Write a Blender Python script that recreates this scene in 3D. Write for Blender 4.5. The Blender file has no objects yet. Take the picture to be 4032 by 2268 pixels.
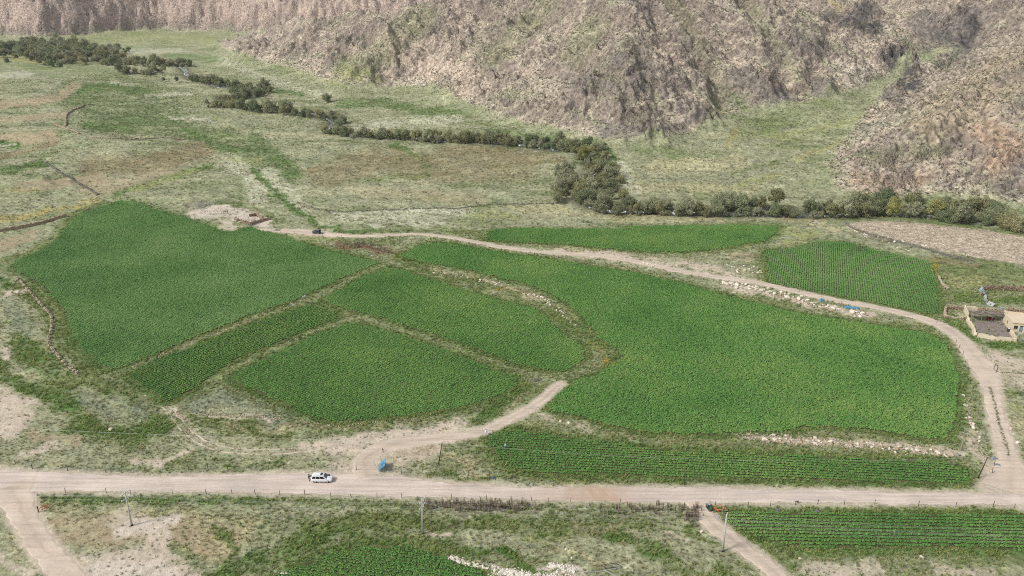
import bpy, bmesh, math, random
import numpy as np
from mathutils import Vector, Matrix
random.seed(7); RNG = np.random.default_rng(7)
SC = bpy.context.scene
C = SC.collection

# ------------------------------------------------------------------ camera, sky, sun, exposure
CAM_H, PITCH, FPX, SRC = 101.0, math.radians(23.0), 2894.0, 4032.0 / 2576.0
cam = bpy.data.cameras.new('camera'); camo = bpy.data.objects.new('camera', cam); C.objects.link(camo)
cam.sensor_width = 36.0; cam.lens = 36.0 * FPX / 4032.0; cam.clip_start = 1.0; cam.clip_end = 8000.0
camo.location = (0, 0, CAM_H); camo.rotation_euler = (math.pi / 2 - PITCH, 0, 0)
SC.camera = camo
SUN_EL, SUN_AZ = math.radians(44), math.radians(246)     # azimuth clockwise from +Y: light comes from the left, a little from behind the camera
w = bpy.data.worlds.new('World'); SC.world = w; w.use_nodes = True
nt = w.node_tree; bg = nt.nodes['Background']
sky = nt.nodes.new('ShaderNodeTexSky'); sky.sky_type = 'NISHITA'; sky.sun_disc = False
sky.sun_elevation = SUN_EL; sky.sun_rotation = SUN_AZ; sky.altitude = 3000; sky.dust_density = 6.0; sky.air_density = 1.2; sky.ozone_density = 0.6
hs = nt.nodes.new('ShaderNodeHueSaturation'); hs.inputs['Saturation'].default_value = 0.28
nt.links.new(sky.outputs[0], hs.inputs['Color']); nt.links.new(hs.outputs[0], bg.inputs[0]); bg.inputs[1].default_value = 0.085
sun = bpy.data.lights.new('sun', 'SUN'); suno = bpy.data.objects.new('sun', sun); C.objects.link(suno)
sun.energy = 1.5; sun.angle = math.radians(10); sun.color = (1.0, 0.96, 0.9)
sdir = Vector((math.sin(SUN_AZ) * math.cos(SUN_EL), math.cos(SUN_AZ) * math.cos(SUN_EL), math.sin(SUN_EL)))
suno.rotation_euler = sdir.to_track_quat('Z', 'Y').to_euler(); suno.location = (0, 0, 300)
SC.view_settings.view_transform = 'Standard'; SC.view_settings.look = 'None'; SC.view_settings.gamma = 1.0
SC.view_settings.exposure = 1.45; SC.view_settings.use_curve_mapping = False
SC.render.engine = 'CYCLES'; SC.cycles.max_bounces = 5; SC.cycles.diffuse_bounces = 3; SC.cycles.glossy_bounces = 2
SC.cycles.transmission_bounces = 3; SC.cycles.transparent_max_bounces = 4; SC.cycles.use_denoising = False; SC.cycles.filter_width = 1.0
SC.cycles.caustics_reflective = False; SC.cycles.caustics_refractive = False

# ------------------------------------------------------------------ numpy noise
_GA = np.arange(256) * 6.2831853 / 256; _GC = np.cos(_GA).astype(np.float32); _GS = np.sin(_GA).astype(np.float32)
def noise(x, y, seed=0):
    x = np.asarray(x, np.float32); y = np.asarray(y, np.float32)
    x0 = np.floor(x); y0 = np.floor(y); fx = x - x0; fy = y - y0
    ux = fx * fx * fx * (fx * (fx * 6 - 15) + 10); uy = fy * fy * fy * (fy * (fy * 6 - 15) + 10)
    hx = x0.astype(np.int32).astype(np.uint32) * np.uint32(374761393); hy = y0.astype(np.int32).astype(np.uint32) * np.uint32(668265263) + np.uint32((seed * 974634777) & 0xffffffff)
    def g(ox, oy):
        h = hx + np.uint32(ox * 374761393) + hy + np.uint32(oy * 668265263)
        h = (h ^ (h >> np.uint32(13))) * np.uint32(1274126177); a = (h >> np.uint32(20)) & np.uint32(255)
        return _GC[a] * (fx - ox) + _GS[a] * (fy - oy)
    a = g(0, 0); b = g(1, 0); c = g(0, 1); d = g(1, 1)
    return (a + (b - a) * ux + (c + (d - c) * ux - a - (b - a) * ux) * uy) * 1.5     # about -1..1
def fbm(x, y, seed=0, n=4, lac=2.03, gain=0.5):
    s = 0; a = 1; t = 0
    for i in range(n):
        s = s + a * noise(x, y, seed + i * 17); t += a; x = x * lac + 3.7; y = y * lac - 1.9; a *= gain
    return s / t
def ridged(x, y, seed=0, n=4, gain=0.55):
    s = 0; a = 1; t = 0
    for i in range(n):
        s = s + a * (1 - np.abs(noise(x, y, seed + i * 31)) * 1.8); t += a; x = x * 2.07 + 5.1; y = y * 2.07 + 1.3; a *= gain
    return s / t
def sstep(a, b, x):
    t = np.clip((x - a) / (b - a), 0, 1); return t * t * (3 - 2 * t)
def softplus(x, k): return k * np.logaddexp(0, x / k)

# ------------------------------------------------------------------ picture survey -> world
CP, SP = math.cos(PITCH), math.sin(PITCH)
def project(X, Y, Z):
    Zr = Z - CAM_H; dep = np.maximum(Y * CP - Zr * SP, 1.0)
    return (2016 + FPX * X / dep) / SRC, (1134 - FPX * (Y * SP + Zr * CP) / dep) / SRC
def unproj(dx, dy, z):
    xs = (dx * SRC - 2016) / FPX; ys = (1134 - dy * SRC) / FPX
    t = (CAM_H - z) / (SP - ys * CP)
    return np.array([xs * t, (CP + ys * SP) * t])

def seg_info(px, py, pts, closed=True):
    """distance to polyline, arc position of nearest point"""
    best = np.full(px.shape, 1e9); bs = np.zeros(px.shape); acc = 0.0
    n = len(pts); rng = n if closed else n - 1
    for i in range(rng):
        ax, ay = pts[i][:2]; bx, by = pts[(i + 1) % n][:2]
        ex, ey = bx - ax, by - ay; L2 = ex * ex + ey * ey + 1e-9; L = math.sqrt(L2)
        t = np.clip(((px - ax) * ex + (py - ay) * ey) / L2, 0, 1)
        d = np.hypot(px - ax - t * ex, py - ay - t * ey)
        m = d < best; best = np.where(m, d, best); bs = np.where(m, acc + t * L, bs); acc += L
    return best, bs
def inside(px, py, pts):
    r = np.zeros(px.shape, bool); n = len(pts)
    for i in range(n):
        ax, ay = pts[i][:2]; bx, by = pts[(i + 1) % n][:2]
        if ay == by: continue
        c = ((ay > py) != (by > py)) & (px < (bx - ax) * (py - ay) / (by - ay) + ax)
        r ^= c
    return r
def sdist(px, py, pts):
    d, s = seg_info(px, py, pts); return np.where(inside(px, py, pts), d, -d), s

# ------------------------------------------------------------------ terrain
M1B = [(548,118,7),(600,166,6),(720,186,5),(860,236,4),(1000,236,4),(1090,246,3),(1170,286,3),(1250,312,2),(1340,344,2),(1440,368,2),(1560,392,2),(1680,376,3),(1800,342,5),(1860,314,7),(1960,302,9),(2060,288,12),(2160,264,15),(2250,230,18),(2325,192,23)]
M1 = [tuple(unproj(*p)) for p in M1B] + [(362, 640), (395, 596), (1500, 560), (1500, 1700), (420, 1400), (300, 1100), (60, 905), (-99, 900), (-251, 974), (-402, 1064)]
S2B = [(2345,196,23),(2262,232,19),(2180,290,14),(2122,352,9),(2086,412,5),(2110,474,2),(2190,494,1),(2330,494,0),(2450,503,0),(2576,520,0),(2800,545,0),(3100,575,0)]
S2 = [tuple(unproj(*p)) for p in S2B] + [(900, 330), (1500, 500), (1500, 1000), (760, 800), (480, 690)]
C0B = [(-500,112,8),(-200,104,8),(0,100,8),(100,103,8),(200,98,8),(300,91,9),(400,87,9),(500,88,9),(560,88,9),(610,92,9),(690,94,9),(780,96,9),(900,97,9),(1050,97,9)]
C0 = [tuple(unproj(*p)) for p in C0B] + [(150, 1260), (400, 1500), (700, 1700), (900, 2600), (-2600, 2600), (-2600, 900)]
CAN_A = np.array(unproj(1700, 392, 3)); CAN_B = np.array(unproj(2330, 195, 23)); CAN_V = (CAN_B - CAN_A); CAN_L = np.linalg.norm(CAN_V); CAN_V /= CAN_L

def floor_h(x, y):
    z = 0.011 * softplus(y - 330, 60) + 2.2 * noise(x / 80, y / 60, 3) * sstep(230, 380, y) + 1.2 * fbm(x / 20, y / 12, 4, 4) * sstep(240, 340, y)
    tn = fbm(x / 75, y / 42, 8, 3)
    for th in (-.3, -.08, .14, .36): z = z + .85 * sstep(th - .025, th + .025, tn) * sstep(320, 370, y)
    t = (x - CAN_A[0]) * CAN_V[0] + (y - CAN_A[1]) * CAN_V[1]; o = -(x - CAN_A[0]) * CAN_V[1] + (y - CAN_A[1]) * CAN_V[0]
    z = z + np.exp(-(o / 75) ** 2) * 0.10 * softplus(t - 15, 12)
    return z
def terrain_h(x, y):
    z = floor_h(x, y)
    wx = 9 * fbm(x / 60, y / 60, 21, 3); wy = 9 * fbm(x / 60, y / 60, 22, 3)
    # main slope
    d, s = sdist(x + wx * .5, y + wy * .5, M1); din = np.maximum(d, 0)
    a = np.minimum(din * 0.2, 13)
    xr = (x * .82 + y * .57); yr = (-x * .57 + y * .82)          # grain of the slope runs obliquely
    rel = 1.0 * (ridged((xr + wx) / 62, (yr + wy) / 130, 31, 3) - .45)
    h = softplus(0.60 * d, 3.2) * (1 - 0.0003 * din) + a * 1.5 * rel + np.minimum(din * .12, 3.6) * (ridged(xr / 15, yr / 26, 41, 4) - .45)
    crag = sstep(-.12, .3, fbm(x / 46, y / 46, 51, 3)); foot = np.minimum(din * .1, 1.0)
    blk = ridged((xr + .4 * wx) / 17, (yr + .4 * wy) / 24, 61, 4, .6) - .4
    h = h + foot * crag * (11 * np.where(blk > 0, blk, blk * .5) + 4.6 * (ridged(x / 7.5, y / 7.5, 62, 3, .6) - .4) + 1.6 * noise(x / 3.4, y / 3.4, 63))
    h = h + foot * (.6 * noise(x / 2.6, y / 2.6, 64) + 2.2 * (ridged(xr / 8, yr / 20, 65, 3) - .45))
    h1 = np.maximum(h, 0)
    d2, s2 = sdist(x + wx * .35, y + wy * .35, S2); din2 = np.maximum(d2, 0)
    h2 = softplus(0.52 * d2, 2.6) + np.minimum(din2 * .15, 7) * (ridged((x - y * .4) / 48, (y + x * .4) / 80, 71, 3) - .45) \
        + np.minimum(din2 * .1, 1.2) * (5.5 * (ridged(x / 14, y / 14, 73, 4, .6) - .45) + 1.1 * noise(x / 3.2, y / 3.2, 74))
    h2 = np.maximum(h2, 0)
    d3, s3 = sdist(x, y, C0)
    dd = d3 + 5 * (ridged(s3 / 80, d3 / 300, 81, 2) - .6) * np.clip(d3 / 10 + .6, 0, 1) + 12 * (ridged(s3 / 38, d3 / 60, 83, 4, .66) - .5) + 4.5 * fbm(s3 / 9, d3 / 11, 84, 4)
    h3 = np.where(d3 > -60, np.minimum(softplus(.25 * (d3 + 14), 2), 6) + softplus(1.75 * dd, 2.0), 0)
    h3 = h3 + np.clip(d3 * .15, 0, 1) * (11 * (ridged(x / 17, y / 17, 85, 4, .6) - .45) + 3 * noise(x / 6, y / 6, 87))
    q_ = h3 / 13 + .35 * noise(x / 40, y / 40, 88); f_ = q_ - np.floor(q_); h3 = h3 + np.clip(d3 * .1, 0, 1) * 13 * (sstep(.25, .75, f_) - f_) * .75
    h3 = np.where(h3 > 130, 130 + (h3 - 130) * .35, h3)
    apron = np.minimum(softplus(.16 * (d + 26), 3), 5.5) * sstep(-90, -10, d)       # grassy talus foot
    return z + np.maximum(h1 + h2, h3) + apron * .8 * (d < 400), d, d2, d3

NA = 760
AZ = np.radians(np.concatenate([np.linspace(-80, -45.5, 30), np.linspace(-45.3, 45.3, NA - 60), np.linspace(45.5, 80, 30)]))
rr = [32.0]
while rr[-1] < 2100:
    r = rr[-1]
    rr.append(r + (r * .0047 if r < 300 else (1.41 if r < 760 else 1.41 * (r / 760) ** 1.7)))
RR = np.array(rr); NR = len(RR)
GA, GR = np.meshgrid(AZ, RR)
GX = GR * np.sin(GA); GY = GR * np.cos(GA)
GZ, GD1, GD2, GD3 = terrain_h(GX, GY)
def _grid(x, y, A):
    fa = np.interp(np.arctan2(x, y), AZ, np.arange(NA)); fr = np.interp(np.hypot(x, y), RR, np.arange(NR))
    ia = np.clip(fa.astype(int), 0, NA - 2); ir = np.clip(fr.astype(int), 0, NR - 2); ta = fa - ia; tr = fr - ir
    return (A[ir, ia] * (1 - ta) + A[ir, ia + 1] * ta) * (1 - tr) + (A[ir + 1, ia] * (1 - ta) + A[ir + 1, ia + 1] * ta) * tr
def hz(x, y): return _grid(np.asarray(x, float), np.asarray(y, float), GZ)
TS = np.concatenate([np.arange(60, 900, 1.5), np.arange(900, 2000, 4)])
def trace(pts):
    """picture points (2576-wide) -> points on the terrain, n x 3"""
    p = np.asarray(pts, float); xs = (p[:, 0] * SRC - 2016) / FPX; ys = (1134 - p[:, 1] * SRC) / FPX
    X = xs[:, None] * TS; Y = (CP + ys * SP)[:, None] * TS; Z = CAM_H + (ys * CP - SP)[:, None] * TS
    under = Z < hz(X, Y); i = np.argmax(under, 1); i = np.where(under.any(1), np.maximum(i, 1), len(TS) - 1)
    lo = TS[i - 1]; hi = TS[i]
    for _ in range(14):
        m = (lo + hi) / 2; u = (CAM_H + (ys * CP - SP) * m) < hz(xs * m, (CP + ys * SP) * m)
        hi = np.where(u, m, hi); lo = np.where(u, lo, m)
    t = hi; x = xs * t; y = (CP + ys * SP) * t
    return np.stack([x, y, hz(x, y)], 1)
# gullies and outcrops seen on the slopes
def carve(line, depth, wd, seed):
    global GZ
    L_ = trace(line)[:, :2]; d, _ = seg_info(GX, GY, L_, False); GZ = GZ - depth * np.exp(-((d + 2.5 * noise(GX / 9, GY / 9, seed)) / wd) ** 2) * sstep(-2, 14, np.maximum(GD1, GD2))
for i, (l_, dp, wd) in enumerate([([(1690,-10),(1740,80),(1800,190),(1850,300)], 9, 9), ([(1875,-10),(1950,120),(1995,210),(2010,262)], 8, 8), ([(1640,20),(1700,150),(1745,260)], 5, 6), ([(1395,0),(1330,90),(1250,190),(1190,262)], 5, 7), ([(1130,0),(1080,40),(1010,120),(960,190)], 7, 8), ([(1560,30),(1520,130),(1500,250)], 4, 6), ([(2100,30),(2080,110),(2040,180),(2030,250)], 7, 7), ([(2470,60),(2410,130),(2350,180)], 9, 9), ([(900,40),(850,100),(800,150)], 5, 6), ([(2520,210),(2440,300),(2380,400)], 4, 6)]): carve(l_, dp, wd, 900 + i)
for i, (a, b, r_, h_) in enumerate([(1600,170,16,7),(1480,205,13,5),(1905,215,13,8),(1760,295,13,8),(1640,345,15,7),(2075,225,8,9),(2265,165,15,13),(2240,238,7,7),(2185,35,14,10),(2400,90,18,10),(1020,150,18,6),(1150,225,14,6),(1100,110,16,5),(2150,180,14,7),(600,145,22,9),(640,125,24,8),(760,120,22,6),(1330,280,12,4),(2520,410,12,5),(2560,190,10,6),(1720,200,12,5),(1960,150,12,6)]):
    q = trace([(a, b)])[0]; d = np.hypot(GX - q[0], GY - q[1]); GZ = GZ + np.exp(-(d / r_) ** 2) * h_ * (.25 + 1.5 * np.clip(ridged(GX / 9, GY / 9, 950 + i, 3, .6) - .2, 0, 1))
GSL = np.hypot(np.gradient(GZ, axis=0) / np.gradient(RR)[:, None], np.gradient(GZ, axis=1) / (GR * np.gradient(AZ)[None, :]))
def P(dx, dy): return Vector(trace([(dx, dy)])[0])

# ------------------------------------------------------------------ survey of fields, roads, river (picture points)
FIELDS = {
'F1': [(25,673),(50,653),(110,626),(143,606),(167,570),(187,546),(233,526),(300,506),(343,508),(373,520),(417,533),(467,550),(517,566),(563,583),(587,583),(610,573),(633,571),(700,590),(767,613),(858,638),(955,661),(858,703),(733,760),(633,793),(500,846),(400,890),(317,923),(277,931),(250,920),(217,893),(187,853),(173,823),(167,793),(147,760),(110,723),(67,696)],
'F2': [(1002,645),(1059,616),(1109,611),(1192,623),(1292,640),(1392,653),(1492,670),(1592,686),(1717,713),(1817,743),(1917,766),(2017,790),(2117,806),(2217,820),(2317,836),(2367,853),(2390,883),(2404,916),(2414,950),(2415,983),(2410,1033),(2404,1076),(2384,1099),(2334,1108),(2284,1099),(2234,1089),(2150,1079),(2067,1076),(2017,1079),(1967,1089),(1904,1089),(1850,1089),(1784,1096),(1717,1093),(1625,1089),(1542,1073),(1475,1053),(1409,1043),(1372,1023),(1392,996),(1425,976),(1442,960),(1492,946),(1542,916),(1562,896),(1552,880),(1509,856),(1475,813),(1459,793),(1425,763),(1375,736),(1325,716),(1259,700),(1192,683),(1125,670),(1059,660)],
'F3': [(318,945),(400,903),(500,866),(633,816),(733,780),(790,768),(835,785),(860,797),(800,820),(700,863),(600,903),(540,940),(493,980),(420,1014),(385,990),(345,965)],
'F4': [(805,757),(858,727),(920,692),(978,673),(1025,683),(1092,706),(1159,726),(1225,746),(1292,763),(1342,776),(1379,800),(1425,843),(1459,866),(1475,886),(1475,903),(1442,923),(1419,940),(1359,930),(1309,920),(1242,896),(1159,866),(1092,843),(1025,823),(958,800),(908,788),(858,776)],
'F5': [(575,955),(590,940),(660,905),(730,872),(800,840),(875,815),(940,822),(1000,840),(1092,870),(1170,900),(1240,925),(1300,948),(1310,965),(1280,980),(1250,1000),(1180,1020),(1145,1030),(1100,1036),(1000,1050),(900,1062),(820,1060),(760,1040),(700,1010),(640,985)],
'F6': [(1215,603),(1242,576),(1359,575),(1559,576),(1592,570),(1717,568),(1817,566),(1960,569),(1954,586),(1924,610),(1884,613),(1817,626),(1717,635),(1625,634),(1525,626),(1425,615),(1292,610)],
'F7': [(1924,630),(2000,626),(2067,606),(2134,611),(2200,630),(2284,646),(2337,660),(2354,690),(2360,736),(2365,785),(2334,793),(2284,780),(2217,766),(2134,750),(2050,736),(1984,723),(1934,713),(1930,683),(1927,656)],
'F9': [(1222,1099),(1259,1083),(1309,1079),(1392,1096),(1492,1106),(1625,1126),(1717,1133),(1817,1136),(1950,1143),(2084,1149),(2250,1156),(2384,1163),(2434,1186),(2457,1206),(2417,1218),(2217,1213),(2050,1209),(1884,1206),(1717,1206),(1625,1198),(1492,1196),(1359,1193),(1292,1183),(1252,1156),(1228,1123)],
'F10': [(1837,1286),(2017,1288),(2217,1291),(2384,1293),(2576,1294),(2700,1297),(2700,1396),(2576,1386),(2384,1379),(2217,1379),(2084,1383),(1984,1376),(1934,1359),(1867,1339),(1827,1316)],
'F11': [(690,1452),(760,1420),(820,1395),(870,1380),(950,1370),(1030,1375),(1100,1392),(1160,1415),(1220,1440),(1300,1490),(1330,1540),(560,1540)],
}
F8 = [(2124,568),(2167,555),(2250,558),(2350,565),(2484,580),(2576,596),(2720,625),(2720,700),(2576,665),(2484,653),(2384,633),(2317,616),(2217,593),(2150,580)]
FW = {k: trace(v) for k, v in FIELDS.items()}; F8W = trace(F8)
ROAD_N = [(-160,1170),(0,1179),(100,1186),(200,1189),(300,1196),(433,1199),(567,1194),(733,1189),(859,1189),(959,1196),(1059,1206),(1192,1219),(1325,1226),(1492,1226),(1717,1226),(1884,1229),(2050,1231),(2217,1236),(2384,1239),(2576,1240),(2760,1240)]
ROAD_S = [(-160,1250),(0,1244),(100,1238),(200,1236),(300,1236),(433,1236),(567,1238),(733,1242),(859,1244),(992,1249),(1059,1250),(1192,1252),(1325,1256),(1492,1260),(1717,1264),(1884,1266),(2050,1267),(2217,1268),(2384,1269),(2576,1271),(2760,1274)]
TRACKS = {   # centre lines with half widths in metres
'lane': ([(640,577,1.3),(690,580,1.6),(760,583,3.0),(800,587,2.6),(860,592,1.6),(930,594,1.4),(1000,590,1.1),(1060,588,1.2),(1150,600,1.4),(1250,620,1.5),(1350,633,1.5),(1500,643,1.7),(1600,658,1.7),(1700,680,1.6),(1800,697,1.6),(1900,710,1.6),(2000,732,1.7),(2100,755,1.7),(2200,772,1.7),(2300,795,1.9),(2370,820,2.3),(2420,855,2.5),(2450,895,2.8),(2480,935,3.2),(2496,985,2.1),(2505,1040,2.0),(2522,1100,2.1),(2538,1150,2.3),(2545,1190,4.2),(2540,1238,5.5)]),
'gate_track': ([(925,1200,3.6),(915,1172,2.6),(930,1145,2.4),(985,1120,2.4),(1060,1107,2.1),(1150,1097,1.8),(1220,1083,1.5),(1290,1050,1.5),(1345,1020,1.5),(1412,964,1.2)]),
'wheel_track': ([(415,1020,.9),(440,1050,1.0),(480,1092,1.1),(520,1118,1.1),(570,1131,1.1),(640,1137,1.1),(720,1135,1.2),(800,1126,1.5),(900,1128,2.2),(930,1142,2.0)]),
'left_track': ([(20,1225,6.0),(45,1262,3.0),(62,1300,2.6),(92,1352,2.4),(130,1402,2.4),(172,1452,2.4),(230,1530,2.4)]),
'right_track': ([(1755,1262,2.6),(1768,1286,2.0),(1790,1318,1.9),(1840,1356,1.9),(1900,1400,1.9),(1957,1450,1.9),(2040,1530,1.9)]),
}
TW = {k: np.column_stack([trace([(a, b) for a, b, _ in v]), [c for _, _, c in v]]) for k, v in TRACKS.items()}
RNW, RSW = trace(ROAD_N), trace(ROAD_S)
ROADPOLY = np.vstack([RNW, RSW[::-1]])
RIVER = [(-60,112,3),(60,112,3),(150,120,3),(230,140,3),(258,150,3),(265,160,3.5),(330,160,3),(430,163,3),(462,172,3.5),(468,184,4),(480,194,3),(505,204,3.4),(540,214,3),(575,221,4),(640,228,3),(648,236,3),(600,248,3),(552,258,3),(548,266,3),(640,275,3),(740,280,3),(812,292,3),(838,304,3),(832,322,3),(880,338,3),(960,345,3),(1080,348,3),(1200,353,3),(1330,363,3),(1440,378,3),(1482,398,3),(1496,440,3),(1480,476,3.4),(1474,506,4.4),(1500,522,3),(1600,528,2),(1760,532,2),(1900,536,2),(2000,540,2.2),(2060,538,2),(2200,535,2),(2350,541,2),(2480,553,2),(2620,575,2)]
RVW = np.column_stack([trace([(a, b) for a, b, _ in RIVER]), [c for _, _, c in RIVER]])

def smooth_line(pts, step):
    """Catmull-Rom resample of an n x k array by about `step` metres"""
    p = np.asarray(pts, float); q = np.vstack([2 * p[0] - p[1], p, 2 * p[-1] - p[-2]]); out = []
    for i in range(1, len(q) - 2):
        a, b, c, d = q[i - 1], q[i], q[i + 1], q[i + 2]; n = max(1, int(np.linalg.norm((c - b)[:2]) / step))
        for k in range(n):
            t = k / n
            out.append(.5 * ((2 * b) + (c - a) * t + (2 * a - 5 * b + 4 * c - d) * t * t + (3 * b - a - 3 * c + d) * t ** 3))
    out.append(q[-2]); return np.array(out)
TL = {k: smooth_line(v, 3.0) for k, v in TW.items()}
TL3 = {k: v[:, :2] for k, v in TW.items()}
RVL = smooth_line(RVW, 4.0)
# carve the stream bed and iron out the ground under the roads
rd, _ = seg_info(GX, GY, RVL[::3, :2], False)
GZ = GZ - 1.1 * np.exp(-(rd / 5.0) ** 2)

# ------------------------------------------------------------------ ground colours
def lin(c):
    c = np.asarray(c, float) / 255.0
    return np.where(c <= .04045, c / 12.92, ((c + .055) / 1.055) ** 2.4)
ALB = 0.60
def col(*c): return lin(c) * ALB
PAL = dict(khaki=col(174,176,140), olive=col(134,146,94), green=col(108,138,74), lush=col(86,126,58), pale=col(208,208,178), straw=col(202,194,152),
           sand=col(224,208,186), sandp=col(232,218,200), tan=col(190,172,140), brown=col(158,142,108), yellow=col(190,180,118), sage=col(150,158,128),
           soil=col(106,110,70), dark=col(84,84,70), rock=col(204,190,168), rockp=col(222,202,180), grey=col(142,134,126), orange=col(194,164,136),
           chart=col(172,178,118), scree=col(226,212,192), meadow=col(122,140,90), red=col(150,104,84), char=col(100,97,96), tank=col(126,128,90), stonew=col(212,200,174), cragd=col(142,128,118))
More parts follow.
